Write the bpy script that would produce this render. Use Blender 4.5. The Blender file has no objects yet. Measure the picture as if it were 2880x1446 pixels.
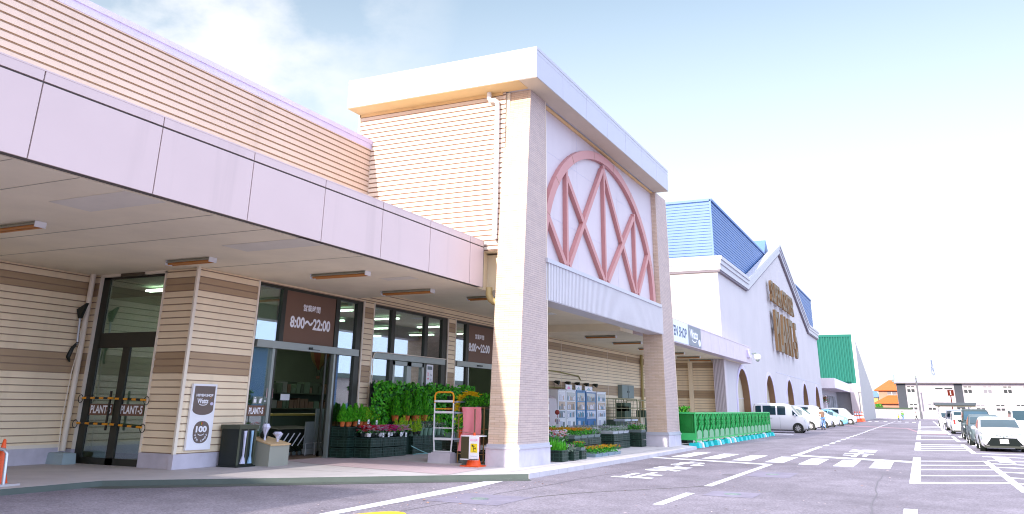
import bpy, math, random
from mathutils import Vector, Matrix
R=math.radians
rnd=random.Random(7)
sc=bpy.context.scene
col=sc.collection
# ---------------------------------------------------------------- camera
cam=bpy.data.cameras.new('camera'); camo=bpy.data.objects.new('camera',cam); col.objects.link(camo)
cam.sensor_width=36; cam.lens=2280.13/2880*36; cam.shift_x=0.0; cam.shift_y=-(723-366)/2880
cam.clip_start=.1; cam.clip_end=6000
yaw,pit,rol=.4488,.3278,.0138
F=Vector((-math.sin(yaw)*math.cos(pit),math.cos(yaw)*math.cos(pit),math.sin(pit)))
R0=Vector((math.cos(yaw),math.sin(yaw),0)); U0=R0.cross(F)
Rv=R0*math.cos(rol)+U0*math.sin(rol); Uv=-R0*math.sin(rol)+U0*math.cos(rol)
m=Matrix((( Rv.x,Uv.x,-F.x,0),(Rv.y,Uv.y,-F.y,0),(Rv.z,Uv.z,-F.z,1.55),(0,0,0,1)))
camo.matrix_world=m
sc.camera=camo
# ---------------------------------------------------------------- light
sdir=Vector((.2,3.1,-1.0)).normalized()          # the way the sunlight travels
sun=bpy.data.lights.new('sun','SUN'); sun.energy=2.2; sun.angle=R(.5); sun.color=(1,.93,.84)
suno=bpy.data.objects.new('sun',sun); col.objects.link(suno); suno.location=(-5,-40,30)
suno.rotation_euler=sdir.to_track_quat('-Z','Y').to_euler()
w=bpy.data.worlds.new('World'); sc.world=w; w.use_nodes=True
nt=w.node_tree; N=nt.nodes; L=nt.links; N.clear()
def nn(nt,t,**k):
    n=nt.nodes.new(t)
    for a,b in k.items():
        if a.startswith('i_'):
            key=a[2:]; n.inputs[int(key) if key.isdigit() else key.replace('_',' ')].default_value=b
        else: setattr(n,a,b)
    return n
sky=nn(nt,'ShaderNodeTexSky',sky_type='NISHITA'); sky.sun_disc=False
sky.sun_elevation=R(18); sky.sun_rotation=R(183); sky.dust_density=.6; sky.ozone_density=1.6; sky.air_density=1.0
tc=nn(nt,'ShaderNodeTexCoord')
mp=nn(nt,'ShaderNodeMapping'); mp.inputs['Scale'].default_value=(1,1,1.7); mp.inputs['Location'].default_value=(.35,.1,.22)
L.new(tc.outputs['Generated'],mp.inputs[0])
n1=nn(nt,'ShaderNodeTexNoise',i_Scale=3.1,i_Detail=9.0,i_Roughness=.56); L.new(mp.outputs[0],n1.inputs['Vector'])
r1=nn(nt,'ShaderNodeMapRange',interpolation_type='SMOOTHSTEP'); r1.inputs['From Min'].default_value=.36; r1.inputs['From Max'].default_value=.60
L.new(n1.outputs[0],r1.inputs['Value'])
sp=nn(nt,'ShaderNodeSeparateXYZ'); L.new(tc.outputs['Generated'],sp.inputs[0])
# clouds pile up over the shop (towards -X), open sky above the road
az=nn(nt,'ShaderNodeMapRange'); az.inputs['From Min'].default_value=-.42; az.inputs['From Max'].default_value=-.66; az.inputs['To Min'].default_value=.08; az.inputs['To Max'].default_value=1.0
L.new(sp.outputs['X'],az.inputs['Value'])
mm=nn(nt,'ShaderNodeMath',operation='MULTIPLY'); L.new(r1.outputs[0],mm.inputs[0]); L.new(az.outputs[0],mm.inputs[1])
hz=nn(nt,'ShaderNodeMapRange',interpolation_type='SMOOTHSTEP'); hz.inputs['From Min'].default_value=.60; hz.inputs['From Max'].default_value=.0; hz.inputs['To Max'].default_value=.92
L.new(sp.outputs['Z'],hz.inputs['Value'])
# the haze is thick down the road, thin on the side across the car park
xa=nn(nt,'ShaderNodeMapRange',interpolation_type='SMOOTHSTEP'); xa.inputs['From Min'].default_value=.55; xa.inputs['From Max'].default_value=.85; xa.inputs['To Min'].default_value=1; xa.inputs['To Max'].default_value=.25
L.new(sp.outputs['X'],xa.inputs['Value'])
hm=nn(nt,'ShaderNodeMath',operation='MULTIPLY'); L.new(hz.outputs[0],hm.inputs[0]); L.new(xa.outputs[0],hm.inputs[1])
mx=nn(nt,'ShaderNodeMath',operation='MAXIMUM'); L.new(mm.outputs[0],mx.inputs[0]); L.new(hm.outputs[0],mx.inputs[1])
mix=nn(nt,'ShaderNodeMix',data_type='RGBA'); L.new(mx.outputs[0],mix.inputs['Factor'])
sk=nn(nt,'ShaderNodeVectorMath',operation='MULTIPLY'); sk.inputs[1].default_value=(.77,.66,.54); L.new(sky.outputs[0],sk.inputs[0])
L.new(sk.outputs[0],mix.inputs['A']); mix.inputs['B'].default_value=(2.5,2.53,2.62,1)
# overhead sky out of view, brightened to lift the ambient light
ov=nn(nt,'ShaderNodeMapRange',interpolation_type='SMOOTHSTEP'); ov.inputs['From Min'].default_value=.50; ov.inputs['From Max'].default_value=.72; L.new(sp.outputs['Z'],ov.inputs['Value'])
mix2=nn(nt,'ShaderNodeMix',data_type='RGBA'); L.new(ov.outputs[0],mix2.inputs['Factor']); L.new(mix.outputs['Result'],mix2.inputs['A']); mix2.inputs['B'].default_value=(6.6,7.0,8.2,1)
bg=nn(nt,'ShaderNodeBackground',i_Strength=.15); # the bright open sky across the car park, outside the picture on the right
ea=nn(nt,'ShaderNodeMapRange',interpolation_type='SMOOTHSTEP'); ea.inputs['From Min'].default_value=.35; ea.inputs['From Max'].default_value=.70; L.new(sp.outputs['X'],ea.inputs['Value'])
mix3=nn(nt,'ShaderNodeMix',data_type='RGBA'); L.new(ea.outputs[0],mix3.inputs['Factor']); L.new(mix2.outputs['Result'],mix3.inputs['A']); mix3.inputs['B'].default_value=(3.9,4.8,6.8,1)
L.new(mix3.outputs['Result'],bg.inputs[0])
wo=nn(nt,'ShaderNodeOutputWorld'); L.new(bg.outputs[0],wo.inputs[0])
sc.view_settings.view_transform='Standard'; sc.view_settings.look='None'; sc.view_settings.gamma=1
sc.view_settings.use_curve_mapping=False; sc.view_settings.exposure=1.6
sc.cycles.filter_width=1.1; sc.cycles.max_bounces=6; sc.cycles.diffuse_bounces=4; sc.cycles.glossy_bounces=3; sc.cycles.transparent_max_bounces=8
sc.cycles.caustics_reflective=False; sc.cycles.caustics_refractive=False
# ---------------------------------------------------------------- materials
def M(name,c,rough=.65,metal=0,var=.05,vs=1.5,bump=0,bs=60,spec=.4,emit=0,streak=0,stretch=(1,1,1)):
    m=bpy.data.materials.new(name); m.use_nodes=True; nt=m.node_tree; N=nt.nodes; L=nt.links
    b=N['Principled BSDF']; b.inputs['Roughness'].default_value=rough; b.inputs['Metallic'].default_value=metal
    b.inputs['Specular IOR Level'].default_value=spec
    tc=nn(nt,'ShaderNodeTexCoord'); mp=nn(nt,'ShaderNodeMapping'); mp.inputs['Scale'].default_value=stretch
    L.new(tc.outputs['Object'],mp.inputs[0])
    no=nn(nt,'ShaderNodeTexNoise',i_Scale=vs,i_Detail=6.0,i_Roughness=.6); L.new(mp.outputs[0],no.inputs['Vector'])
    mr=nn(nt,'ShaderNodeMapRange'); mr.inputs['From Min'].default_value=.3; mr.inputs['From Max'].default_value=.7
    mr.inputs['To Min'].default_value=1-var; mr.inputs['To Max'].default_value=1+var; L.new(no.outputs[0],mr.inputs['Value'])
    mu=nn(nt,'ShaderNodeVectorMath',operation='MULTIPLY'); mu.inputs[0].default_value=c[:3]; L.new(mr.outputs[0],mu.inputs[1])
    out=mu.outputs[0]
    if streak:
        m2=nn(nt,'ShaderNodeMapping'); m2.inputs['Scale'].default_value=(2.2,2.2,.12); L.new(tc.outputs['Object'],m2.inputs[0])
        n2=nn(nt,'ShaderNodeTexNoise',i_Scale=1.0,i_Detail=5.0); L.new(m2.outputs[0],n2.inputs['Vector'])
        r2=nn(nt,'ShaderNodeMapRange'); r2.inputs['From Min'].default_value=.55; r2.inputs['From Max'].default_value=.8
        r2.inputs['To Min'].default_value=1; r2.inputs['To Max'].default_value=1-streak; L.new(n2.outputs[0],r2.inputs['Value'])
        m3=nn(nt,'ShaderNodeVectorMath',operation='MULTIPLY'); L.new(out,m3.inputs[0]); L.new(r2.outputs[0],m3.inputs[1]); out=m3.outputs[0]
    L.new(out,b.inputs['Base Color'])
    if bump:
        nb=nn(nt,'ShaderNodeTexNoise',i_Scale=bs,i_Detail=4.0); L.new(tc.outputs['Object'],nb.inputs['Vector'])
        bp=nn(nt,'ShaderNodeBump',i_Strength=bump,i_Distance=.02); L.new(nb.outputs[0],bp.inputs['Height']); L.new(bp.outputs[0],b.inputs['Normal'])
    if emit:
        b.inputs['Emission Color'].default_value=(*c[:3],1); b.inputs['Emission Strength'].default_value=emit
    return m
def brickmat(name,c1,c2,mort,bw=.30,bh=.062):
    m=bpy.data.materials.new(name); m.use_nodes=True; nt=m.node_tree; L=nt.links; b=nt.nodes['Principled BSDF']
    uv=nn(nt,'ShaderNodeUVMap',uv_map='uv')
    br=nn(nt,'ShaderNodeTexBrick',i_Scale=1.0,i_Mortar_Size=.0045,i_Brick_Width=bw,i_Row_Height=bh,i_Bias=-.25)
    br.inputs['Color1'].default_value=(*c1,1); br.inputs['Color2'].default_value=(*c2,1); br.inputs['Mortar'].default_value=(*mort,1)
    br.offset_frequency=2; br.squash=1.0
    L.new(uv.outputs[0],br.inputs['Vector'])
    no=nn(nt,'ShaderNodeTexNoise',i_Scale=2.5,i_Detail=6.0); L.new(uv.outputs[0],no.inputs['Vector'])
    mr=nn(nt,'ShaderNodeMapRange'); mr.inputs['To Min'].default_value=.86; mr.inputs['To Max'].default_value=1.1; L.new(no.outputs[0],mr.inputs['Value'])
    mu=nn(nt,'ShaderNodeVectorMath',operation='MULTIPLY'); L.new(br.outputs['Color'],mu.inputs[0]); L.new(mr.outputs[0],mu.inputs[1])
    L.new(mu.outputs[0],b.inputs['Base Color']); b.inputs['Roughness'].default_value=.8
    bp=nn(nt,'ShaderNodeBump',i_Strength=.6,i_Distance=.01); bp.invert=True; L.new(br.outputs['Fac'],bp.inputs['Height']); L.new(bp.outputs[0],b.inputs['Normal'])
    return m
def glassmat(name,tint,refl=.35,rough=.01):
    m=bpy.data.materials.new(name); m.use_nodes=True; nt=m.node_tree; L=nt.links; nt.nodes.clear()
    o=nn(nt,'ShaderNodeOutputMaterial'); t=nn(nt,'ShaderNodeBsdfTransparent'); t.inputs[0].default_value=(*tint,1)
    g=nn(nt,'ShaderNodeBsdfGlossy',i_Roughness=rough); g.inputs[0].default_value=(.9,.93,1,1)
    lw=nn(nt,'ShaderNodeLayerWeight',i_Blend=refl); mi=nn(nt,'ShaderNodeMixShader')
    mr=nn(nt,'ShaderNodeMapRange'); mr.inputs['To Min'].default_value=.06; mr.inputs['To Max'].default_value=.9; L.new(lw.outputs['Facing'],mr.inputs['Value'])
    L.new(mr.outputs[0],mi.inputs[0]); L.new(t.outputs[0],mi.inputs[1]); L.new(g.outputs[0],mi.inputs[2]); L.new(mi.outputs[0],o.inputs[0])
    return m
def asphaltmat():
    m=bpy.data.materials.new('asphalt'); m.use_nodes=True; nt=m.node_tree; L=nt.links; b=nt.nodes['Principled BSDF']; b.inputs['Roughness'].default_value=.85
    b.inputs['Specular IOR Level'].default_value=.04
    tc=nn(nt,'ShaderNodeTexCoord')
    def noise(s,d,lo,hi,a,bb,r=.6):
        n=nn(nt,'ShaderNodeTexNoise',i_Scale=s,i_Detail=d,i_Roughness=r); L.new(tc.outputs['Object'],n.inputs['Vector'])
        q=nn(nt,'ShaderNodeMapRange'); q.inputs['From Min'].default_value=lo; q.inputs['From Max'].default_value=hi; q.inputs['To Min'].default_value=a; q.inputs['To Max'].default_value=bb
        L.new(n.outputs[0],q.inputs['Value']); return q.outputs[0],n
    a,_=noise(.16,5.,.35,.65,.80,1.14); c,_=noise(1.3,6.,.3,.7,.88,1.10); d,nf=noise(24.,3.,.35,.68,.72,1.36,.8); e,nv=noise(7.,5.,.60,.70,1.,1.4,.8)
    cur=None
    for s in (a,c,d,e):
        mu=nn(nt,'ShaderNodeVectorMath',operation='MULTIPLY')
        if cur is None: mu.inputs[0].default_value=ASPH
        else: L.new(cur,mu.inputs[0])
        L.new(s,mu.inputs[1]); cur=mu.outputs[0]
    L.new(cur,b.inputs['Base Color'])
    bp=nn(nt,'ShaderNodeBump',i_Strength=.5,i_Distance=.015); L.new(nf.outputs[0],bp.inputs['Height']); L.new(bp.outputs[0],b.inputs['Normal'])
    return m
ASPH=(.218,.192,.218)
m_asph=asphaltmat()
m_asph2=M('asphalt_patch',(.235,.21,.26),.95,spec=.05,var=.12,vs=2,bump=.3)
m_conc=M('concrete_slab',(.50,.46,.46),.8,var=.10,vs=1.1,bump=.15,bs=30)
m_kerb=M('kerb_concrete',(.52,.48,.50),.8,var=.08,vs=2,bump=.15,bs=30)
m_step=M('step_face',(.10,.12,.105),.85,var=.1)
m_plinth=M('plinth_concrete',(.56,.52,.58),.75,var=.13,vs=1.6,bump=.1,bs=12)
m_paint=M('road_paint',(.68,.66,.68),.9,spec=.1,var=.18,vs=9,bump=.2,bs=40)
m_ypaint=M('yellow_road_paint',(.85,.48,.02),.6,var=.06,vs=5)
m_rpaint=M('faded_red_paint',(.34,.19,.22),.8,var=.15,vs=2)
m_sid=M('cream_siding',(.90,.73,.50),.55,var=.05,vs=.8,streak=.12)
m_sidl=M('pale_siding',(.72,.60,.52),.5,var=.04,vs=.8,streak=.10)
m_band=M('brown_siding',(.46,.32,.19),.55,var=.06,vs=.8)
m_sidp=M('pink_cream_siding',(.58,.43,.35),.5,var=.05,vs=.5,streak=.16)
m_groove=M('siding_groove',(.38,.26,.18),.7)
m_trim=M('cream_trim',(.84,.74,.60),.5,var=.03)
m_fasc=M('lilac_panel',(.60,.455,.43),.38,var=.03,vs=.5,spec=.35,streak=.13)
m_soff=M('soffit_board',(.84,.74,.56),.85,var=.07,vs=.7)
m_white=M('white_panel',(.58,.50,.52),.5,var=.03,vs=.5,streak=.06)
m_wfas=M('white_fascia',(.47,.46,.51),.35,var=.02)
m_dark=M('dark_joint',(.10,.09,.08),.6)
m_frame=M('bronze_frame',(.035,.035,.025),.4,metal=.3,spec=.5)
m_alu=M('aluminium_transom',(.34,.37,.34),.42,metal=.5,var=.03)
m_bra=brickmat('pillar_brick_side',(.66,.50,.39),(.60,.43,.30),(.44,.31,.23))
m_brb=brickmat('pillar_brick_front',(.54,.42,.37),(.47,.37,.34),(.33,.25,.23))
m_pink=M('terracotta_arch',(.50,.225,.215),.45,var=.03)
m_blue=M('blue_roof_metal',(.09,.18,.39),.45,var=.05,vs=.5)
m_green=M('green_ribbed_metal',(.002,.135,.10),.7,var=.05)
m_hall=M('white_render',(.57,.52,.52),.7,var=.04,vs=.35,streak=.05)
m_reveal=M('brown_reveal',(.26,.15,.08),.6)
m_tan=M('tan_wall',(.55,.47,.34),.7)
m_lav=M('lavender_frame',(.62,.56,.74),.5)
m_bronze=M('bronze_letter',(.30,.17,.075),.5,metal=.1,var=.08,vs=2)
m_lface=M('letter_face',(.11,.065,.03),.45)
m_wpaint=M('white_lettering',(.88,.86,.88),.5,var=.01)
m_black=M('black_plastic',(.012,.018,.014),.4)
m_crate=M('dark_crate_plastic',(.010,.030,.020),.45,var=.2,vs=6)
m_gtray=M('grey_tray',(.16,.20,.20),.5)
m_steel=M('galvanised_steel',(.55,.57,.62),.35,metal=.7)
m_wmetal=M('white_metal',(.78,.78,.80),.4)
m_orange=M('orange_plastic',(.85,.10,.015),.45,var=.05)
m_oframe=M('orange_tube',(.85,.35,.02),.4)
m_terr=M('terracotta_pot',(.60,.14,.03),.6,var=.08)
m_gpot=M('grey_green_pot',(.14,.24,.17),.5)
m_glass=glassmat('window_glass',(.62,.78,.68),.42)
m_glassd=glassmat('door_glass',(.75,.88,.78),.25)
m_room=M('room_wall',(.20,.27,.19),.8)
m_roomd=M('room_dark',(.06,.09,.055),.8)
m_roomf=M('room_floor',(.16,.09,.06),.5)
m_lamp=M('lit_tube',(1,.98,.9),.5,emit=3.5,var=0)
m_brown=M('brown_board',(.17,.09,.055),.55,var=.03)
m_lampw=M('amber_lens',(.50,.20,.05),.4)
m_lampg=M('lamp_housing',(.50,.50,.42),.4,metal=.3)
m_tyre=M('tyre_rubber',(.015,.015,.015),.7)
m_rim=M('alloy_rim',(.62,.62,.66),.3,metal=.7)
m_cglass=M('car_glass',(.012,.04,.055),.08,spec=.35,var=.1)
m_cglassb=M('car_glass_blue',(.012,.055,.09),.08,spec=.4,var=.15)
m_red=M('red_lens',(.65,.02,.02),.25)
m_plate=M('number_plate',(.88,.86,.84),.4)
m_lens=M('headlamp_lens',(.75,.78,.82),.12,spec=.9)
m_skin=M('skin',(.55,.34,.25),.6)
m_hair=M('dark_hair',(.03,.02,.02),.6)
lf=[M('leaf_deep',(.022,.17,.012),.6,var=.2,vs=9),M('leaf_mid',(.06,.37,.01),.55,var=.2,vs=9),M('leaf_light',(.14,.52,.02),.55,var=.2,vs=9),M('leaf_yellow',(.45,.62,.02),.55,var=.15,vs=9)]
m_dusty=M('dusty_leaf',(.28,.34,.26),.7,var=.15,vs=9)
def fl(n,c): return M(n,c,.6,var=.08,vs=9)
f_or=fl('orange_petal',(.90,.33,.01)); f_ye=fl('yellow_petal',(.90,.68,.02)); f_re=fl('red_petal',(.85,.03,.08)); f_pi=fl('pink_petal',(.95,.35,.58)); f_ma=fl('magenta_petal',(.85,.05,.48)); f_wh=fl('white_petal',(.85,.80,.86)); f_pu=fl('mauve_petal',(.42,.35,.48))
# ---------------------------------------------------------------- mesh helpers
class MB:
    def __init__(s): s.v=[]; s.f=[]; s.m=[]
    def poly(s,pts,mi=0):
        b=len(s.v); s.v+= [tuple(p) for p in pts]; s.f.append(tuple(range(b,b+len(pts)))); s.m.append(mi)
    def mesh(s,vs,fs,mi=0):
        b=len(s.v); s.v+=[tuple(p) for p in vs]
        for f in fs: s.f.append(tuple(b+i for i in f)); s.m.append(mi)
    def box(s,x0,y0,z0,x1,y1,z1,mi=0,skip=''):
        x0,x1=min(x0,x1),max(x0,x1); y0,y1=min(y0,y1),max(y0,y1); z0,z1=min(z0,z1),max(z0,z1)
        v=[(x0,y0,z0),(x1,y0,z0),(x1,y1,z0),(x0,y1,z0),(x0,y0,z1),(x1,y0,z1),(x1,y1,z1),(x0,y1,z1)]
        fs={'b':(0,3,2,1),'t':(4,5,6,7),'f':(0,1,5,4),'r':(1,2,6,5),'k':(2,3,7,6),'l':(3,0,4,7)}
        s.mesh(v,[f for k,f in fs.items() if k not in skip],mi)
    def hexa(s,b,t,mi=0):   # bottom 4 pts ccw, top 4 pts
        s.mesh(list(b)+list(t),[(3,2,1,0),(4,5,6,7),(0,1,5,4),(1,2,6,5),(2,3,7,6),(3,0,4,7)],mi)
    def prism(s,pts,off,mi=0,caps=True,mc=None):
        n=len(pts); off=Vector(off); a=[Vector(p) for p in pts]; b=[p+off for p in a]
        s.mesh(a+b,[(i,(i+1)%n,(i+1)%n+n,i+n) for i in range(n)],mi)
        if caps:
            k=mi if mc is None else mc
            s.poly(a[::-1],k); s.poly(b,k)
    def frame(s,p,q):
        d=(Vector(q)-Vector(p)); l=d.length; d=d/l if l else Vector((0,0,1))
        u=Vector((0,0,1)) if abs(d.z)<.95 else Vector((1,0,0))
        a=d.cross(u).normalized(); return d,a,a.cross(d)
    def bar(s,p,q,w,h,mi=0,up=None):
        p=Vector(p); q=Vector(q); d=(q-p).normalized()
        if up is None: _,a,b=s.frame(p,q)
        else:
            up=Vector(up); a=d.cross(up).normalized(); b=a.cross(d).normalized()
        c=[(-w/2,-h/2),(w/2,-h/2),(w/2,h/2),(-w/2,h/2)]
        s.hexa([p+a*x+b*y for x,y in c],[q+a*x+b*y for x,y in c],mi)
    def cyl(s,p,q,r0,r1=None,n=12,mi=0,cap=True,mc=None):
        r1=r0 if r1 is None else r1; p=Vector(p); q=Vector(q); d,a,b=s.frame(p,q)
        v=[]
        for c,r in ((p,r0),(q,r1)):
            v+=[c+a*(math.cos(t)*r)+b*(math.sin(t)*r) for t in [2*math.pi*i/n for i in range(n)]]
        s.mesh(v,[(i,(i+1)%n,(i+1)%n+n,i+n) for i in range(n)],mi)
        if cap:
            k=mi if mc is None else mc
            s.poly(v[:n][::-1],k); s.poly(v[n:],k)
    def lathe(s,c,prof,n=16,mi=0):
        c=Vector(c); v=[]
        for r,z in prof: v+=[c+Vector((math.cos(2*math.pi*i/n)*r,math.sin(2*math.pi*i/n)*r,z)) for i in range(n)]
        fs=[(j*n+i,j*n+(i+1)%n,(j+1)*n+(i+1)%n,(j+1)*n+i) for j in range(len(prof)-1) for i in range(n)]
        s.mesh(v,fs,mi)
    def tube(s,pts,r,n=8,mi=0):
        pts=[Vector(p) for p in pts]; rings=[]
        for i,p in enumerate(pts):
            a=pts[max(i-1,0)]; b=pts[min(i+1,len(pts)-1)]; d,u,v=s.frame(a,b)
            if i and rings:
                pu=rings[-1][1]; u=(pu-d*pu.dot(d)).normalized(); v=u.cross(d)
            rr=r[i] if isinstance(r,(list,tuple)) else r
            rings.append(([p+u*(math.cos(t)*rr)+v*(math.sin(t)*rr) for t in [2*math.pi*k/n for k in range(n)]],u))
        vs=[q for ri,_ in rings for q in ri]
        s.mesh(vs,[(j*n+i,j*n+(i+1)%n,(j+1)*n+(i+1)%n,(j+1)*n+i) for j in range(len(pts)-1) for i in range(n)],mi)
        s.poly(rings[0][0][::-1],mi); s.poly(rings[-1][0],mi)
    def ball(s,c,r,n=10,mi=0,sc=(1,1,1)):
        c=Vector(c); k=max(4,n//2+1); v=[]
        for j in range(k+1):
            ph=math.pi*j/k
            v+=[c+Vector((math.sin(ph)*math.cos(2*math.pi*i/n)*r*sc[0],math.sin(ph)*math.sin(2*math.pi*i/n)*r*sc[1],math.cos(ph)*r*sc[2])) for i in range(n)]
        s.mesh(v,[(j*n+i,(j+1)*n+i,(j+1)*n+(i+1)%n,j*n+(i+1)%n) for j in range(k) for i in range(n)],mi)
    def leaf(s,c,d,u,l,w_,mi):
        c=Vector(c); s.poly([c,c+d*(l*.5)+u*(w_*.5),c+d*l,c+d*(l*.5)-u*(w_*.5)],mi)
    def build(s,name,mats,parent=None,local=False,org=None,smooth=False):
        if not isinstance(mats,(list,tuple)): mats=[mats]
        o3=Vector((0,0,0))
        if parent is not None and not local: o3=Vector(parent.get('_w',(0,0,0)))
        if org is not None: o3=Vector(org)
        me=bpy.data.meshes.new(name); me.from_pydata([(x-o3.x,y-o3.y,z-o3.z) for x,y,z in s.v],[],s.f)
        for q in mats: me.materials.append(q)
        me.polygons.foreach_set('material_index',s.m)
        if smooth: me.polygons.foreach_set('use_smooth',[True]*len(s.f))
        uv=me.uv_layers.new(name='uv'); me.update()
        data=[0.0]*(len(me.loops)*2); vs=me.vertices
        for p in me.polygons:
            n=p.normal; ax,ay,az_=abs(n.x),abs(n.y),abs(n.z)
            for li in p.loop_indices:
                c=vs[me.loops[li].vertex_index].co
                if az_>ax and az_>ay: a,b=c.x,c.y
                elif ax>ay: a,b=c.y,c.z
                else: a,b=c.x,c.z
                data[2*li]=a+o3.x*.3; data[2*li+1]=b
        uv.data.foreach_set('uv',data)
        o=bpy.data.objects.new(name,me); col.objects.link(o)
        if parent is not None:
            o.parent=parent
            if org is not None: o.location=Vector(org)-Vector(parent.get('_w',(0,0,0)))
            o['_w']=tuple(o3)
        else:
            o.location=o3; o['_w']=tuple(o3)
        return o
def _each(s,name,mats,parent=None,**k):
    # every loose piece of the shape becomes an object of its own
    par=list(range(len(s.v)))
    def find(i):
        while par[i]!=i: par[i]=par[par[i]]; i=par[i]
        return i
    for f in s.f:
        a=find(f[0])
        for q in f[1:]: par[find(q)]=a
    g={}
    for f,m_ in zip(s.f,s.m): g.setdefault(find(f[0]),[]).append((f,m_))
    out=[]
    for fs in g.values():
        b=MB()
        ids=sorted({i for f,_ in fs for i in f}); ix={i:n for n,i in enumerate(ids)}
        b.v=[s.v[i] for i in ids]; b.f=[tuple(ix[i] for i in f) for f,_ in fs]; b.m=[m_ for _,m_ in fs]
        out.append(b.build(name,mats,parent,**k))
    return out
MB.each=_each
def tag(o,label=None,cat=None,group=None,kind=None):
    if label: o['label']=label
    if cat: o['category']=cat
    if group: o['group']=group
    if kind: o['kind']=kind
    return o
def root(name,loc,label,cat,group=None,rz=0):
    o=bpy.data.objects.new(name,None); col.objects.link(o); o.location=loc; o.rotation_euler=(0,0,rz); o.empty_display_size=.2
    o['_w']=tuple(loc); return tag(o,label,cat,group)
def copy_tree(o,parent=None):
    c=o.copy(); col.objects.link(c)
    if parent is not None: c.parent=parent
    for ch in list(o.children): copy_tree(ch,c)
    return c
def dup(o,loc,rz=None,label=None,group=None):
    c=copy_tree(o); c.location=loc
    if rz is not None: c.rotation_euler=(0,0,rz)
    if label: c['label']=label
    if group: c['group']=group
    return c
def struct(o,label=None): return tag(o,label,None,None,'structure')
_tx={}
def text(mb,s,O,U,V,h,mi=0,ext=0,bold=0,align='C',sx=1.0,fit=None,me_=None):
    """lay lettering of cap height h on the plane O + x*U + y*V, raised by ext along U x V"""
    key=(s,bold)
    if key not in _tx:
        c=bpy.data.curves.new('t','FONT'); c.body=s; c.offset=bold; c.resolution_u=3
        o=bpy.data.objects.new('t',c); col.objects.link(o); bpy.context.view_layer.update()
        me=o.to_mesh(); vs=[(v.co.x,v.co.y) for v in me.vertices]; fs=[tuple(p.vertices) for p in me.polygons]
        eds={}
        for f in fs:
            for i in range(len(f)):
                a,b=f[i],f[(i+1)%len(f)]; k=(min(a,b),max(a,b)); eds[k]=eds.get(k,[])+[(a,b)]
        bd=[e[0] for e in eds.values() if len(e)==1]
        o.to_mesh_clear(); bpy.data.objects.remove(o); bpy.data.curves.remove(c)
        _tx[key]=(vs,fs,bd)
    vs,fs,bd=_tx[key]
    if not vs: return
    x0=min(v[0] for v in vs); x1=max(v[0] for v in vs); y0=min(v[1] for v in vs); y1=max(v[1] for v in vs)
    k=h/(y1-y0); kx=k*sx
    if fit: kx=fit/(x1-x0)
    ox=(x0+x1)/2 if align=='C' else (x0 if align=='L' else x1)
    O=Vector(O); U=Vector(U); V=Vector(V); W=U.cross(V).normalized()
    P=[O+U*((x-ox)*kx)+V*((y-(y0+y1)/2)*k)+W*ext for x,y in vs]
    mb.mesh(P,fs,mi)
    if ext>.004:
        B=[p-W*ext for p in P]; n=len(P)
        mb.mesh(P+B,[(b,a,a+n,b+n) for a,b in bd],mi if me_ is None else me_)
# ---------------------------------------------------------------- wall builders
def siding(mb,kind,c,sg,a0,a1,z0,z1,p=.17,dep=.028,g=.022,holes=(),band=None,z_ref=0,mg=None):
    """lap boards: kind 'x' lies on x=c and runs along y, kind 'y' lies on y=c and runs along x; sg is the outward side"""
    k=math.floor((z0-z_ref)/p)
    def P(a,z,d): return (c+sg*d,a,z) if kind=='x' else (a,c+sg*d,z)
    def q(pts,mi):
        pts=[P(*t) for t in pts]
        flip=(kind=='x' and sg<0) or (kind=='y' and sg>0)
        mb.poly(pts[::-1] if flip else pts,mi)
    while z_ref+k*p<z1-1e-6:
        zb=max(z0,z_ref+k*p); zt=min(z1,z_ref+(k+1)*p); k+=1
        if zt-zb<.03: continue
        zc=(zb+zt)/2; segs=[(a0,a1)]
        for (h0,h1,v0,v1) in holes:
            if v0<zc<v1:
                ns=[]
                for s0,s1 in segs:
                    if h1<=s0 or h0>=s1: ns.append((s0,s1)); continue
                    if h0>s0: ns.append((s0,h0))
                    if h1<s1: ns.append((h1,s1))
                segs=ns
        mi=band(zc) if band else 0
        for s0,s1 in segs:
            gm=mi if mg is None else mg
            q([(s0,zb,0),(s1,zb,0),(s1,zb+g,0),(s0,zb+g,0)],gm)
            q([(s0,zb+g,0),(s1,zb+g,0),(s1,zb+g,dep),(s0,zb+g,dep)],gm)
            q([(s0,zb+g,dep),(s1,zb+g,dep),(s1,zt-.006,dep*.7),(s0,zt-.006,dep*.7)],mi)
            q([(s0,zt-.006,dep*.7),(s1,zt-.006,dep*.7),(s1,zt,0),(s0,zt,0)],mi)
def ribs(mb,kind,c,sg,a0,a1,zf0,zf1,p=.13,dep=.03,mi=0):
    n=int(abs(a1-a0)/p); st=(a1-a0)/n; pr=[(0,0),(.35,0),(.45,1),(.9,1),(1,0)]
    def P(a,z,d): return (c+sg*d,a,z) if kind=='x' else (a,c+sg*d,z)
    for i in range(n):
        for (u0,d0),(u1,d1) in zip(pr,pr[1:]):
            A=a0+(i+u0)*st; B=a0+(i+u1)*st
            mb.poly([P(A,zf0(A),d0*dep),P(B,zf0(B),d1*dep),P(B,zf1(B),d1*dep),P(A,zf1(A),d0*dep)],mi)
GZ=-.11                      # asphalt level; the sidewalk slab is z = 0
K=1.071
def gp(x,y): return (x*K,y*K)
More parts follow.
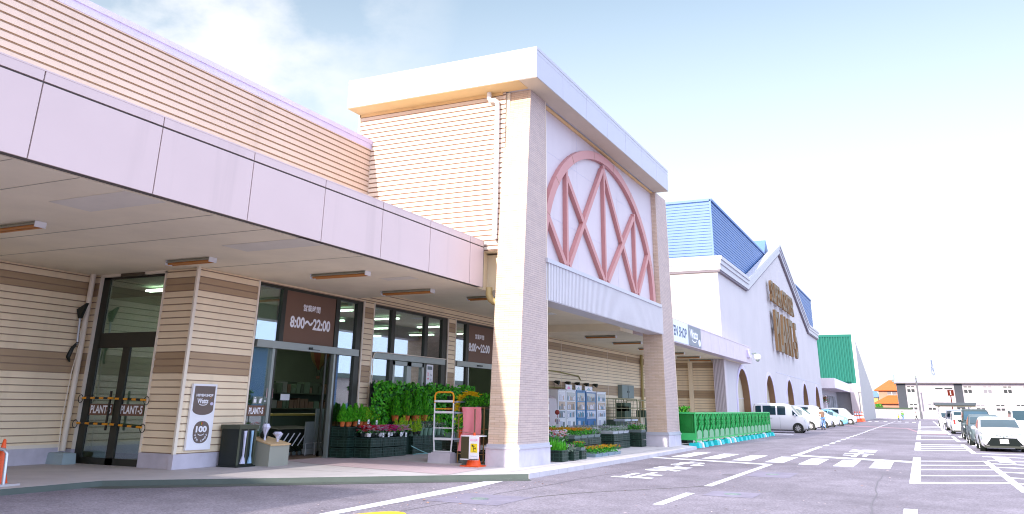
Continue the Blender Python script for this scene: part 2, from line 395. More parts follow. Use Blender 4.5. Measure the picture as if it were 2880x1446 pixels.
# ================================================================ THE GROUND
b=MB(); b.poly([(-900,-300,GZ),(900,-300,GZ),(900,1600,GZ),(-900,1600,GZ)]); struct(b.build('asphalt_ground',m_asph))
SW=[(-20.6,2.5),(-15.2,2.5),(-15.2,12.6),(-8.73,19.31),(-8.68,28),(-8.85,37),(-9.9,38.5),(-9.9,59.9),(-16.6,59.9),(-16.6,15.9),(-20.6,15.9)]
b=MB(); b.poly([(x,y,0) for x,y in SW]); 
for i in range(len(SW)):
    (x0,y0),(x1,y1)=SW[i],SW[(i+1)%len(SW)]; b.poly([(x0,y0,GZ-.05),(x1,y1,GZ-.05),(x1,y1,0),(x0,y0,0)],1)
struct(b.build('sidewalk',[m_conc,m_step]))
b=MB(); b.poly([(x,y,GZ+.005) for x,y in ((-15.2,12.6),(-15.2,12.2),(-14.7,12.35),(-8.45,18.85),(-8.72,19.3))]); struct(b.build('step_shade_strip',M('step_shade_dark',(.085,.10,.085),.9)))  # dark sheet painting the shade of the step face onto the asphalt
b=MB()      # kerb stones along the road edge, one course
pts=[(-8.73,19.31),(-8.68,28),(-8.85,37)]
for (x0,y0),(x1,y1) in zip(pts,pts[1:]):
    n=int((y1-y0)/.62)
    for i in range(n):
        a=y0+(y1-y0)*i/n+.006; c=y0+(y1-y0)*(i+1)/n-.006; xa=x0+(x1-x0)*i/n; xb=x0+(x1-x0)*(i+1)/n
        b.hexa([(xa-.16,a,GZ-.02),(xa+.015,a,GZ-.02),(xb+.015,c,GZ-.02),(xb-.16,c,GZ-.02)],[(xa-.16,a,.006),(xa+.005,a,.006),(xb+.005,c,.006),(xb-.16,c,.006)])
struct(b.build('kerb',m_kerb))
b=MB()      # slab joints in the walk
for x0,y0,x1,y1 in ((-16.2,24.0,-8.9,24.0),(-16.2,29.5,-8.9,29.5),(-16.2,34.8,-8.9,34.8),(-16.0,17.2,-11.0,17.2),(-15.3,9.0,-19.9,9.0),(-9.35,19.4,-9.5,37)):
    v=Vector((x1-x0,y1-y0,0)).normalized(); n=Vector((-v.y,v.x,0))*.007
    b.poly([(x0-n.x,y0-n.y,.004),(x1-n.x,y1-n.y,.004),(x1+n.x,y1+n.y,.004),(x0+n.x,y0+n.y,.004)])
struct(b.build('sidewalk_joint',m_dark))
def sheet(name,quads,mat,z=GZ+.004):
    b=MB()
    for q in quads: b.poly([(x*K,y*K,z) for x,y in q])
    return struct(b.build(name,mat))
def rectq(x0,x1,y0,y1): return [(x0,y0),(x1,y0),(x1,y1),(x0,y1)]
sheet('zebra_crossing',[rectq(x0,x0+.56,y0,y0+3.6) for x0,y0 in ((-7.75,28.7),(-6.66,28.4),(-5.62,28.1),(-4.56,27.8),(-3.52,27.35),(-2.52,27.15),(-1.54,26.95))],m_paint)
st=[[(-8.66,27.9),(-4.16,26.45),(-4.18,26.95),(-8.3,28.25)],rectq(-4.33,-4.16,18.55,26.47),rectq(-4.30,-4.12,14.6,16.9),rectq(-4.3,-4.12,7.5,11.2),
    [(-4.36,32.15),(-.45,30.55),(-.45,31.45),(-4.36,33.0)],rectq(-4.32,-4.12,33.0,40.9)]
y=41.9
while y<150: st.append(rectq(-4.24+.003*(y-42),-4.04+.003*(y-42),y,y+1.5)); y+=3.1 if y<110 else 4.0
sheet('lane_line',st,m_paint)
st=[rectq(-.44,-.2,21.9,34.1),rectq(-.44,-.2,40.2,50.2),rectq(-.43,-.2,55.2,66),rectq(-.42,-.2,69.6,85),rectq(-.42,-.2,88,160),rectq(-.46,-.25,12.0,16.3)]
for y0 in (31.6,29.2,27.0,24.5,22.0): st.append([(-.2,y0),(1.66,y0+1.25),(1.66,y0+1.62),(-.2,y0+.37)])
for y0 in (40.1,42.1,44.4,46.8): st.append([(-.19,y0),(1.6,y0+1.2),(1.6,y0+1.9),(-.19,y0+.7)])
for y0 in (55.4,63.6): st.append([(-.19,y0),(1.6,y0+1.2),(1.6,y0+2.0),(-.19,y0+.8)])
for y0 in (70,74,78,82,88,96,104): st.append([(-.19,y0),(1.6,y0+1.5),(1.6,y0+2.9),(-.19,y0+1.4)])
st+=[rectq(1.66,1.84,20.9,33.3),rectq(1.6,1.8,39.0,49.2),rectq(1.6,1.8,54,64.4),rectq(1.6,1.8,70,90),rectq(1.6,1.8,98,160)]
for y0,a in ((23.2,.2),(25.0,.2),(27.3,.25),(29.6,.3),(31.5,.3),(33.5,.35),(36.3,.3)): st.append([(1.84,y0),(3.3+a,y0-.2),(3.3+a,y0+.2),(1.84,y0+.4)])
st+=[rectq(1.8,6.5,38.8,39.25),rectq(2.05,2.25,47.5,51.8),rectq(1.8,5,54.4,54.9),rectq(2.05,2.25,62,66)]
sheet('bay_hatching',st,m_paint)
sheet('direction_arrow',[[(2.12,32.6),(2.56,32.2),(2.64,36.8),(2.14,36.7)]],m_paint,GZ+.008)
b=MB(); b.poly([(x*K,y*K,GZ+.004) for x,y in ((-8.79,18.6),(-8.2,10.6),(-7.98,10.7),(-8.12,15.3),(-8.58,19.1))]); b.poly([(-8.2*K,10.6*K,GZ+.004),(-8.05*K,4,GZ+.004),(-7.85*K,4,GZ+.004),(-7.98*K,10.7*K,GZ+.004)])
struct(b.build('edge_line',m_paint))
b=MB(); r5=random.Random(41)
for i in range(16):
    x,y=r5.uniform(-8.3,1.2),r5.uniform(12.5,44); rr=r5.uniform(.05,.2)
    b.poly([(x+math.cos(a)*rr*r5.uniform(.6,1.3),y+math.sin(a)*rr*1.3*r5.uniform(.6,1.3),GZ+.0025) for a in [2*math.pi*k/11 for k in range(11)]])
struct(b.build('oil_stain',M('oil_stain',(.14,.12,.135),.8,var=.2,vs=5)))
b=MB()
for x0,y0,x1,y1,w_ in ((-7.9,12,-7.3,30,.035),(-.9,11,-1.2,27,.03),(-6.4,35,-6.1,62,.05),(-8.4,31,-4.6,30.2,.03),(-3.2,44,-3.4,70,.05)):
    px_,py_=x0,y0; n=14
    for k in range(1,n+1):
        qx=x0+(x1-x0)*k/n+r5.uniform(-.05,.05); qy=y0+(y1-y0)*k/n; b.poly([(px_-w_/2,py_,GZ+.0027),(px_+w_/2,py_,GZ+.0027),(qx+w_/2,qy,GZ+.0027),(qx-w_/2,qy,GZ+.0027)]); px_,py_=qx,qy
struct(b.build('asphalt_seam',M('seam_tar',(.13,.115,.13),.8)))
# painted word for STOP, long strokes as the road has them
def word(name,s,O,ww,hh,mat,bold=.02):
    b=MB(); text(b,s,(O[0]*K,O[1]*K,GZ+.006),(1,0,0),(0,1,0),hh,0,0,bold,fit=ww); return struct(b.build(name,mat))
b=MB()
for i,(ch,y0) in enumerate((('止',20.6),('ま',23.1),('れ',25.5))): text(b,ch,(-6.28*K,y0*K,GZ+.006),(1,0,0),(0,1,0),2.1,0,0,.035,fit=1.05)
struct(b.build('road_lettering',m_paint))
b=MB(); text(b,'止まれ'[0],(-2.3*K,34.2*K,GZ+.006),(-1,0,0),(0,-1,0),3.0,0,0,.04,fit=1.1); text(b,'ま',(-2.3*K,37.8*K,GZ+.006),(-1,0,0),(0,-1,0),3.0,0,0,.04,fit=1.1)
struct(b.build('road_lettering',m_paint))
b=MB()
for x,y in ((-7.2,140),(-6.2,139),(-5.1,142),(-3.1,141),(-2.1,140),(-1.1,138)): b.poly([(x*K-.25,y*K,GZ+.004),(x*K+.3,y*K,GZ+.004),(x*K+.3,y*K+5,GZ+.004),(x*K-.25,y*K+5,GZ+.004)])
struct(b.build('zebra_crossing',m_paint))
b=MB()
for q in ([(-7.5,101),(-1.2,90.5),(-.4,77.5),(-.42,74.5),(-1.4,88.5),(-7.6,97.5)],[(-.15,75.2),(1.5,76.4),(1.5,69.5),(-.15,68.6)]): b.poly([(x*K,y*K,GZ+.003) for x,y in q])
struct(b.build('faded_red_band',m_rpaint))
sheet('edge_line',[rectq(-9.5,-7.8,59.2,60.6),rectq(-9.5,-7.9,70,71),rectq(-9.4,-7.9,79,80),rectq(-9.4,-7.9,88.5,89.5)],m_paint)
b=MB(); b.poly([((-7.36+.42*math.cos(t))*K,(10.6+.9*math.sin(t))*K,GZ+.004) for t in [2*math.pi*i/24 for i in range(24)]]); struct(b.build('yellow_marking',m_ypaint))
def manhole(cx,cy,w2,h2,r,lab):
    cx*=K; cy*=K
    b=MB(); b.poly([(cx-w2,cy-h2,GZ+.004),(cx+w2,cy-h2,GZ+.004),(cx+w2,cy+h2,GZ+.004),(cx-w2,cy+h2,GZ+.004)]); struct(b.build('asphalt_patch',m_asph2))
    b=MB(); b.lathe((cx,cy,GZ),[(r,0),(r,.012),(r*.9,.014),(r*.88,.010),(0,.010)],28)
    for i in range(-3,4):
        hw=math.sqrt(max(0,.7-(i/4)**2))*r*.85; b.box(cx-hw,cy+i*r*.22-.012,GZ+.010,cx+hw,cy+i*r*.22+.012,GZ+.015)
    tag(b.build('manhole_cover',m_gtray,org=(cx,cy,GZ)),lab,'manhole cover','manhole covers in the asphalt')
manhole(-7.15,13.75,.75,.8,.17,'round manhole cover nearest the brick pillar, beside the long white line')
manhole(-3.55,22.7,.55,1.0,.17,'round manhole cover just before the zebra crossing, right of the stop line')
manhole(-3.45,17.1,.5,.55,.17,'round manhole cover between the broken lane line and the bottom of the photo')
b=MB()
pts=[(-6.55,14.3),(-6.1,15.6),(-5.3,16.9),(-4.6,18.0),(-4.2,18.8)]
for (x0,y0),(x1,y1) in zip(pts,pts[1:]): b.poly([(x0*K-.03,y0*K,GZ+.003),(x0*K+.035,y0*K,GZ+.003),(x1*K+.03,y1*K,GZ+.003),(x1*K-.02,y1*K,GZ+.003)])
struct(b.build('asphalt_crack',m_dark))
b=MB(); b.poly([(-17.5,19.9,.006),(-14.6,18.85,.006),(-10.18,17.89,.006),(-10.36,20.1,.006),(-13.76,21.5,.006),(-17.5,21.0,.006)])
struct(b.build('entrance_mat',M('mat_fabric',(.47,.36,.38),.9,var=.05,vs=3,bump=.2,bs=120)))
# fallen leaves and grit
lm=[M('dry_leaf',(.42,.20,.10),.7,var=.2),M('pale_leaf',(.60,.46,.44),.7,var=.2),M('dark_leaf',(.10,.07,.06),.7)]
b=MB(); r2=random.Random(3)
for i in range(950):
    y=8.5+r2.random()**1.6*24; x=-9.6+r2.random()*10*(1 if y<20 else .9)
    if r2.random()<.28: x=-7.9-(19.5-y)*.07+r2.gauss(0,.25)-.1 if y<19 else x
    if x<-15+max(0,y-12)*.9 and y<19.5: continue
    if x<-8.6 and y>19: continue
    s=r2.uniform(.008,.024)*(1.9 if r2.random()<.1 else 1); a=r2.random()*6.28; t=r2.uniform(-.4,.4)
    c,sn=math.cos(a)*s,math.sin(a)*s
    z=GZ+.012
    b.poly([(x-c,y-sn,z),(x+sn*.5,y-c*.5,z+abs(t)*s),(x+c,y+sn,z+.004),(x-sn*.5,y+c*.5,z+abs(t)*s*.6)],r2.choice((0,1,1,2)))
tag(b.build('fallen_leaves',lm),'small dry leaves and grit scattered over the asphalt in front','leaves',None,'stuff')
# ================================================================ THE STORE (long low block with the gabled portal)
store=root('store_building',(-16.3,22.4,0),'long cream-boarded supermarket block with a lilac canopy and a tall brick-pillared portal','building')
bandf=lambda z: 1 if (4.27<z<4.62 or 2.2<z<2.72) else 0
SM=[m_sid,m_band,m_groove,m_trim,m_plinth]
H1,H2,H3=(17.67,22.65,0,4.76),(23.27,28.29,0,4.76),(28.93,32.95,0,4.76)
b=MB()
siding(b,'x',-16.3,1,15.37,59.6,.34,4.83,holes=(H1,H2,H3),band=bandf,mg=2)
for a0,a1 in ((15.37,17.67),(22.65,23.27),(28.29,28.93),(32.95,59.6)): b.box(-16.4,a0,0,-16.262,a1,.34,4)
for y in (15.37,17.63,22.66,23.24,28.30,28.90,32.96): b.box(-16.3,y-.03,.34,-16.262,y+.03,4.8,3)
b.box(-16.31,15.33,0.34,-16.25,15.42,4.83,3); b.box(-16.401,15.35,0,-16.258,15.369,.34,4); b.box(-16.42,15.369,0,-16.4,15.44,.34,4)
siding(b,'x',-16.3,1,22.0,36.0,4.83,5.16,mg=2)
for y in (36.4,40.0,43.6,47.2,50.8,57.0): b.box(-16.275,y-.012,.34,-16.268,y+.012,4.8,3)
b.build('canopy_wall',SM,store)
b=MB()
siding(b,'y',15.5,-1,-20.25,-16.28,.34,4.83,holes=((-19.98,-17.53,0,4.9),),band=bandf,mg=2)
b.box(-20.25,15.44,0,-19.98,15.6,.34,4); b.box(-17.53,15.44,0,-16.401,15.6,.34,4)
b.box(-17.55,15.45,0.34,-17.5,15.6,4.8,3); b.box(-20.0,15.45,.34,-19.97,15.6,4.8,3); b.box(-20.0,15.45,4.76,-17.5,15.6,4.83,3)
b.build('recess_end_wall',SM,store)
b=MB(); siding(b,'x',-20.25,1,2.7,15.5,.38,4.83,band=lambda z: 1 if (4.24<z<4.62 or 2.2<z<2.72) else 0,mg=2); b.box(-20.35,2.7,0,-20.2,15.44,.38,4)
b.box(-20.25,2.7,.38,-20.2,15.4,.46,3); b.build('recess_side_wall',SM,store)
b=MB(); siding(b,'x',-15.67,1,4.87,21.55,6.0,9.86,p=.178,dep=.034,g=.036,mg=1)
b.build('upper_wall',[m_sidp,m_groove],store)
b=MB(); b.box(-16.0,4.87,9.86,-15.6,21.55,10.0); b.box(-15.69,4.87,9.68,-15.63,21.54,9.86); b.box(-15.67,4.87,6.18,-15.57,21.5,6.42)
b.build('upper_wall_trim',[M('lilac_trim',(.55,.48,.68),.45)],store)
b=MB(); b.box(-34,4.87,6.16,-15.72,21.9,9.9); b.box(-34,35.8,4.95,-16.35,59.6,10.25)
b.build('roof_block',[m_white],store)
b=MB()      # fascia panels with open joints
X0=-11.17; J=[7.09+2.238*i for i in range(-1,7)]
for a,c in zip(J,J[1:]):
    b.box(X0-.03,a+.011,4.84,X0,c-.011,6.01); b.box(X0-.03,a+.011,6.045,X0,c-.011,6.2)
b.box(X0-.03,J[-1]+.011,4.84,X0,21.35,6.01); b.box(X0-.03,J[-1]+.011,6.045,X0,21.35,6.2)
b.box(X0-.2,4.87,4.85,X0-.031,21.35,6.15,1); b.box(X0-.5,4.86,6.2,X0+.004,21.35,6.225,0)
b.box(X0-.03,21.35,4.84,X0,21.38,6.2,1)
b.build('canopy_fascia',[m_fasc,m_dark],store)
b=MB(); b.box(-20.3,4.87,4.83,X0-.2,22.0,6.15); b.build('canopy_soffit',[m_soff],store)
b=MB()
for x,y,dx,dy in ((-12.35,9.4,.95,.42),(-12.4,13.7,1.1,.40),(-12.5,18.9,.5,.22)): b.box(x-dx,y-dy,4.822,x+dx,y+dy,4.8285)
b.each('soffit_panel',[M('pale_soffit',(.74,.68,.58),.8)],store)
b=MB()
for y in (5.1,7.0,8.1,10.9,12.3,15.6): b.box(-20.2,y-.008,4.824,X0-.2,y+.008,4.829)
b.build('soffit_joint',[M('soffit_line',(.38,.34,.26),.9)],store)
shade_root=root('shade_block',(-20,-15,0),'unseen plain block added behind the viewpoint to shade the asphalt and the recess','building')
b=MB(); b.box(-34,-30,GZ,X0,-4.5,6.2); b.box(-34,-4.5,GZ,-15.7,3.2,6.2); b.build('wall',[m_sidl],shade_root)  # unseen blocks added to shade the asphalt and keep sun off the recess
for i,(x0,x1,y0,y1,h,mt,lab) in enumerate(((46,70,78,104,8.5,m_blue,'blue warehouse across the car park, seen only as a reflection in the glass'),(62,80,120,190,6,m_white,'long white shed across the car park, seen only as a reflection in the glass'))):
    t=root('warehouse',((x0+x1)/2,(y0+y1)/2,GZ),lab,'building'); b=MB(); b.box(x0,y0,GZ,x1,y1,h); b.build('wall',[mt],t); b=MB(); b.box(x0-.4,y0-.4,h,x1+.4,y1+.4,h+.8); b.build('roof',[m_gtray],t)
t=root('water_tank',(58,84,9.3),'round white tank on the roof of the blue warehouse','tank'); b=MB(); b.lathe((58,84,9.3),[(4.5,0),(4.5,4.2),(2.5,5.3),(0,5.6)],24); b.build('drum',[m_wmetal],t,smooth=True)
# ---- canopy beyond the portal
b=MB()
J=[37.9+2.35*i for i in range(13)]
for a,c in zip(J,J[1:]): b.box(X0-.03,a+.008,4.83,X0,c-.008,5.98)
b.box(X0-.6,37.9,4.84,X0-.031,66.1,6.02,0); b.box(X0-.6,37.5,5.98,X0+.02,66.12,6.05,0)
b.build('canopy_fascia',[M('pink_white_panel',(.62,.52,.58),.4)],store)
b=MB(); b.box(-16.3,36.0,4.8301,X0-.6,59.6,6.0); b.box(-12.0,59.6,4.8301,X0-.59,66.08,6.0); b.box(-16.3,22.0,5.15,-9.9,36.0,5.9); b.box(-16.3,22.0,4.83,-9.9,22.2,5.15); b.build('canopy_soffit',[m_soff],store)
b=MB()
for x,y in ((-11.5,27.4),(-11.5,30.3),(-13.3,27.4),(-13.3,31.2)): b.box(x-.3,y-.32,5.135,x+.3,y+.32,5.148)
b.each('soffit_panel',[M('pale_lens',(.80,.80,.78),.4)],store)
b=MB(); siding(b,'x',-16.3,1,35.8,59.6,6.0,10.2,p=.42,dep=.05,g=.05,mg=1); b.box(-16.6,35.8,10.2,-16.2,59.6,10.34,0); b.box(-16.4,59.5,6,-16.2,59.62,10.3,1); b.build('upper_wall',[m_sidp,m_groove],store)
# ---- portal
b=MB(); siding(b,'y',21.55,-1,-16.2,-10.6,5.95,10.98,p=.16,dep=.03,g=.034,mg=1)
b.box(-16.23,21.5,5.95,-16.16,21.6,11,2); b.box(-16.2,21.6,5.95,-10.5,35.7,10.98,2)
b.build('portal_side_wall',[m_sidl,M('side_groove',(.33,.20,.14),.7),m_trim],store)
b=MB(); b.box(-16.21,20.78,11.0,-9.2,35.81,11.97); b.box(-16.22,20.77,11.9,-9.19,35.82,12.0)
b.build('portal_entablature',[m_wfas],store)
b=MB(); b.box(-16.2,20.8,10.985,-9.82,21.54,10.999); b.build('entablature_soffit',[M('ochre_soffit',(.62,.44,.22),.7)],store); b=MB(); b.box(-9.81,20.8,10.985,-9.22,35.79,10.999); b.build('entablature_soffit',[M('pale_tan_soffit',(.56,.48,.38),.7)],store)
b=MB(); b.box(-9.199,20.78,11.77,-9.196,35.81,11.775)
for y in (22.9,25.1,27.3,29.5,31.7,33.9): b.box(-9.199,y-.006,11.0,-9.196,y+.006,11.9)
b.box(-15.2,20.777,11.0,-15.19,20.779,11.9)
b.build('panel_joint',[M('faint_joint',(.52,.50,.60),.6)],store)
b=MB(); b.box(-16.2,21.5,10.9,-10.7,21.55,10.985,0); b.box(-10.01,22.85,10.93,-9.9,35.6,10.98); b.build('cornice_board',[M('ochre_board',(.74,.50,.24),.7)],store)
b=MB(); b.box(-10.3,22.75,5.86,-10.02,35.7,11.0)
b.build('portal_panel_wall',[m_white],store)
b=MB()
for z in (7.36,9.50): b.box(-10.019,22.8,z-.004,-10.015,35.7,z+.004)
for y in (26.2,30.6): b.box(-10.019,y-.004,5.9,-10.015,y+.004,11)
b.build('panel_joint',[M('pale_joint',(.58,.55,.66),.7)],store)
b=MB(); b.box(-10.45,22.9,4.6,-9.79,35.9,5.76,0); ribs(b,'x',-9.79,1,22.98,35.9,lambda y:4.62,lambda y:5.74,p=.125,dep=.03,mi=0); b.box(-10.02,22.85,5.74,-9.73,35.75,5.87,1)
b.build('ribbed_beam',[M('white_ribbed_metal',(.57,.54,.58),.35,metal=.1,var=.03),m_wfas],store)
m_cline=M('course_line',(.50,.34,.26),.8)
def pillar(name,yb0,yb1,yt0,yt1,ybase0,ybase1):
    b=MB(); x1=-9.8; x0=-10.68
    v=[(x0,yb0,.57),(x1,yb0,.57),(x1,yb1,.57),(x0,yb1,.57),(x0,yt0,11),(x1,yt0,11),(x1,yt1,11),(x0,yt1,11)]
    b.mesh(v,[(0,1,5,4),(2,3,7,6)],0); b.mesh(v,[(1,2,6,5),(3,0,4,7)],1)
    for z in [1.08+.5*i for i in range(20)]:
        t=(z-.57)/10.43; ya=yb0+(yt0-yb0)*t; b.box(x0,ya-.003,z-.004,x1,ya+.01,z+.004,2)
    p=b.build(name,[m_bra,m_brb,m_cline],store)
    q=MB(); q.box(x0-.06,ybase0-.02,-.02,x1+.06,ybase1+.02,.45); q.build('plinth',[m_plinth],p)
    q=MB(); q.box(x0-.08,ybase0-.05,.45,x1+.09,ybase1+.06,.50); q.box(x0-.04,ybase0+.0,.50,x1+.05,ybase1+.0,.57); q.build('base_moulding',[m_wfas],p)
    q=MB()
    for z0,z1 in ((.57,11.0),):
        q.hexa([(x1-.012,yb1-.005,z0),(x1+.012,yb1-.005,z0),(x1+.012,yb1+.02,z0),(x1-.012,yb1+.02,z0)],[(x1-.012,yt1-.005,z1),(x1+.012,yt1-.005,z1),(x1+.012,yt1+.02,z1),(x1-.012,yt1+.02,z1)])
    q.build('edge_strip',[m_trim],p)
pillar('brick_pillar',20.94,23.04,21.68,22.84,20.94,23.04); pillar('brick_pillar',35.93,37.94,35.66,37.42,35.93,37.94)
# arch
cy,cz=28.98,5.87
b=MB(); n=40; F0,F1=-10.018,-9.86
def el(a,bb,t): return (cy-a*math.cos(t),cz+bb*math.sin(t))
for i in range(n):
    t0,t1=math.pi*i/n,math.pi*(i+1)/n
    o0,o1=el(6.28,4.9,t0),el(6.28,4.9,t1); i0,i1=el(5.92,4.60,t0),el(5.92,4.60,t1)
    b.poly([(F1,*i0),(F1,*o0),(F1,*o1),(F1,*i1)][::-1]); b.poly([(F0,*o0),(F1,*o0),(F1,*o1),(F0,*o1)]); b.poly([(F1,*i0),(F0,*i0),(F0,*i1),(F1,*i1)])
arch=b.build('arch_ornament',[m_pink],store)
def member(p,q,d0=0,wd=.20):
    b=MB(); xm=(F0+F1)/2+d0; b.bar((xm,*p),(xm,*q),wd,F1-F0-.01+2*d0*0,0,up=(1,0,0)); b.build('arch_bar',[m_pink],arch)
for y,zt in ((24.9,9.2),(28.75,10.4),(32.55,9.3)): member((y,5.9),(y,zt),-.006,.15)
for p,q in (((24.75,5.95),(23.3,7.25)),((25.05,5.95),(28.6,10.2)),((28.6,5.95),(24.95,8.95)),((28.95,5.95),(32.4,9.1)),((32.4,5.95),(28.75,10.2)),((32.75,5.95),(34.55,8.0))): member(p,q,.004 if q[0]>p[0] else -.003)
b=MB()
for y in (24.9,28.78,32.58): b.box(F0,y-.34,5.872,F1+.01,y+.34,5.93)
b.each('arch_foot',[M('arch_foot_dark',(.42,.14,.12),.5)],arch)  # base plates in a darker terracotta of their own
b=MB()
for t in (.32,.62,.95,1.35,1.72,2.1,2.5,2.8):
    a0=el(6.3,4.92,t); a1=el(5.90,4.58,t); b.bar((F1+.002,*a0),(F1+.002,*a1),.014,.01,0,up=(1,0,0))
b.build('arch_joint',[m_groove],arch)
# pipes
def pipe(name,pts,r,mat,n=10): b=MB(); b.tube(pts,r,n); return b.build(name,[mat],store,smooth=True)
pipe('downpipe',[(-11.12,21.38,10.98),(-11.12,21.38,10.82),(-11.08,21.38,10.72),(-10.92,21.38,10.70),(-10.84,21.38,10.64),(-10.82,21.38,10.5),(-10.82,21.38,6.5),(-10.8,21.3,6.32),(-10.74,21.2,6.28)],.075,m_wmetal)
pipe('downpipe',[(-20.12,15.3,4.83),(-20.12,15.3,.3)],.075,m_trim)
pipe('downpipe',[(-16.14,53.6,4.83),(-16.14,53.6,.02)],.09,M('dull_brass_pipe',(.42,.32,.12),.5))
pipe('drain_elbow',[(-10.98,21.4,4.83),(-10.98,21.4,4.62),(-10.94,21.42,4.5),(-10.84,21.45,4.42),(-10.66,21.5,4.4)],.10,M('ochre_pipe',(.45,.33,.14),.6))
b=MB(); b.box(-16.32,55.5,0,-16.0,56.2,4.83); b.build('pilaster',[m_sid],store)
b=MB(); siding(b,'y',59.55,-1,-16.28,-12.66,.34,4.83,band=bandf,mg=2); b.box(-16.28,59.4,0,-12.66,59.55,.34,4); b.box(-14.5,59.38,.34,-14.2,59.52,4.83,0); b.build('canopy_end_wall',SM,store)
b=MB()
for i in range(8):
    a=-12.62+i*.1; b.box(a,58.94,0,a+.07,59.58,4.83)
b.box(-12.64,59.0,0,-11.86,59.575,4.82); b.build('fluted_column',[m_white],store)
# ---- windows and doors
GX=-16.37
def frames(name,bars,mat,parent=store,x0=-16.44,x1=-16.31):
    b=MB()
    for (y0,y1,z0,z1,dx) in bars: b.box(x0,y0,z0,x1+dx,y1,z1)
    return b.build(name,[mat],parent)
def pane(par,rects,x=GX,mat=m_glass):
    b=MB()
    for (y0,y1,z0,z1) in rects: b.box(x-.006,y0,z0,x+.006,y1,z1)
    return b.each('pane',[mat],par)
w1=frames('entrance_window',[(17.67,17.73,0,4.76,0),(18.68,18.85,3.2,4.7,.01),(21.21,21.42,3.2,4.7,.01),(22.34,22.65,0,4.76,.01),(17.7,22.65,4.68,4.76,0),(17.7,18.45,0,.08,0),(21.45,22.34,0,.08,0)],m_frame)
pane(w1,[(17.73,18.68,3.21,4.68),(21.42,22.34,3.21,4.68),(17.73,18.45,.08,3.0),(21.45,22.34,.08,3.0)])
d=frames('sliding_door_header',[(17.74,22.46,3.005,3.205,.09)],m_alu,w1)
frames('sensor',[(19.95,20.42,3.055,3.12,.13)],m_black,d); frames('sensor_lens',[(20.06,20.42,3.07,3.125,.15)],m_alu,d)
[frames('door_post',[q],m_alu,w1) for q in ((18.45,18.55,0,3.0,.03),(21.25,21.33,0,3.0,.03))]; [frames('door_post',[q],m_frame,w1) for q in ((18.55,18.66,0,3.0,0),(21.33,21.46,0,3.0,0))]
sd=frames('sliding_door',[(20.98,21.05,.05,3.0,-.09),(21.2,21.25,.05,3.0,-.09),(20.98,21.25,.05,.2,-.09)],m_frame,w1)
w2=frames('window',[(23.27,23.33,0,4.76,0),(24.39,24.62,.0,4.7,.01),(26.62,26.84,.0,4.7,.01),(27.91,28.29,0,4.76,.01),(23.3,28.29,4.68,4.76,0)],m_frame)
pane(w2,[(23.33,24.39,3.21,4.68),(24.62,26.62,3.21,4.68),(26.84,27.91,3.21,4.68),(23.33,24.39,.05,3.0),(26.84,27.91,.05,3.0)])
frames('transom_rail',[(23.33,28.1,3.0,3.205,.07)],m_alu,w2)
sd=frames('door_frame',[(24.6,26.66,2.84,2.98,.02),(24.6,24.72,0,2.98,.02),(25.5,25.78,0,2.98,.02),(26.52,26.64,0,2.98,.02)],m_alu,w2)
pane(sd,[(24.72,25.5,.1,2.84),(25.78,26.52,.1,2.84)])
pipe('conduit',[(-16.2,23.25,1.2),(-16.2,23.24,3.0),(-16.2,23.3,3.14),(-16.2,23.45,3.2),(-16.2,25,3.205),(-16.2,28.2,3.21)],.016,m_trim,6)
w3=frames('entrance_window',[(28.93,29.0,0,4.76,0),(29.82,30.06,3.0,4.7,.01),(32.6,32.95,0,4.76,.01),(28.95,32.95,4.68,4.76,0),(29.9,30.02,0,3,0)],m_frame)
pane(w3,[(29.0,29.82,3.21,4.68),(29.0,29.9,.05,3.0)])
d=frames('sliding_door_header',[(29.0,32.7,3.01,3.21,.09)],m_alu,w3); frames('sensor',[(30.7,31.1,3.06,3.12,.14)],m_black,d)
[frames('door_post',[q],m_alu,w3) for q in ((30.02,30.1,0,3.0,.03),(32.4,32.5,0,3,.03))]
# double doors in the recess
def fy(name,bars,mat,parent=store,y0=15.55,dep=.07):
    b=MB()
    for (x0,x1,z0,z1,dy) in bars: b.box(x0,y0-dy,z0,x1,y0+dep,z1)
    return b.build(name,[mat],parent)
dr=fy('double_door',[(-19.97,-19.72,0,4.76,0),(-17.63,-17.53,0,4.76,0),(-19.97,-17.53,4.70,4.76,0),(-19.75,-17.6,2.87,3.26,0),(-18.8,-18.54,0,2.88,0),(-19.75,-17.6,0,.16,0)],m_frame)
b=MB()
for x0,x1,z0,z1 in ((-19.72,-17.63,3.26,4.7),(-19.72,-18.8,.16,2.87),(-18.54,-17.63,.16,2.87)): b.box(x0,15.58,z0,x1,15.592,z1)
b.each('pane',[m_glassd],dr)
for x in (-18.87,-18.47): fy('handle',[(x-.022,x+.022,.82,1.78,.10)],m_frame,dr,dep=-.06)
fy('door_closer',[(-19.2,-18.3,4.74,4.82,.12)],M('closer_dark',(.10,.08,.05),.6),dr)
b=MB(); V=(0,0,1)
for xc,wd in ((-19.22,.86),(-18.1,.84)):
    b.box(xc-wd/2,15.525,1.18,xc+wd/2,15.532,1.46,0); text(b,'PLANT-5',(xc,15.524,1.325),(1,0,0),V,.2,1,.001,.03,fit=.78)
b.build('door_band',[m_brown,m_wpaint],dr)
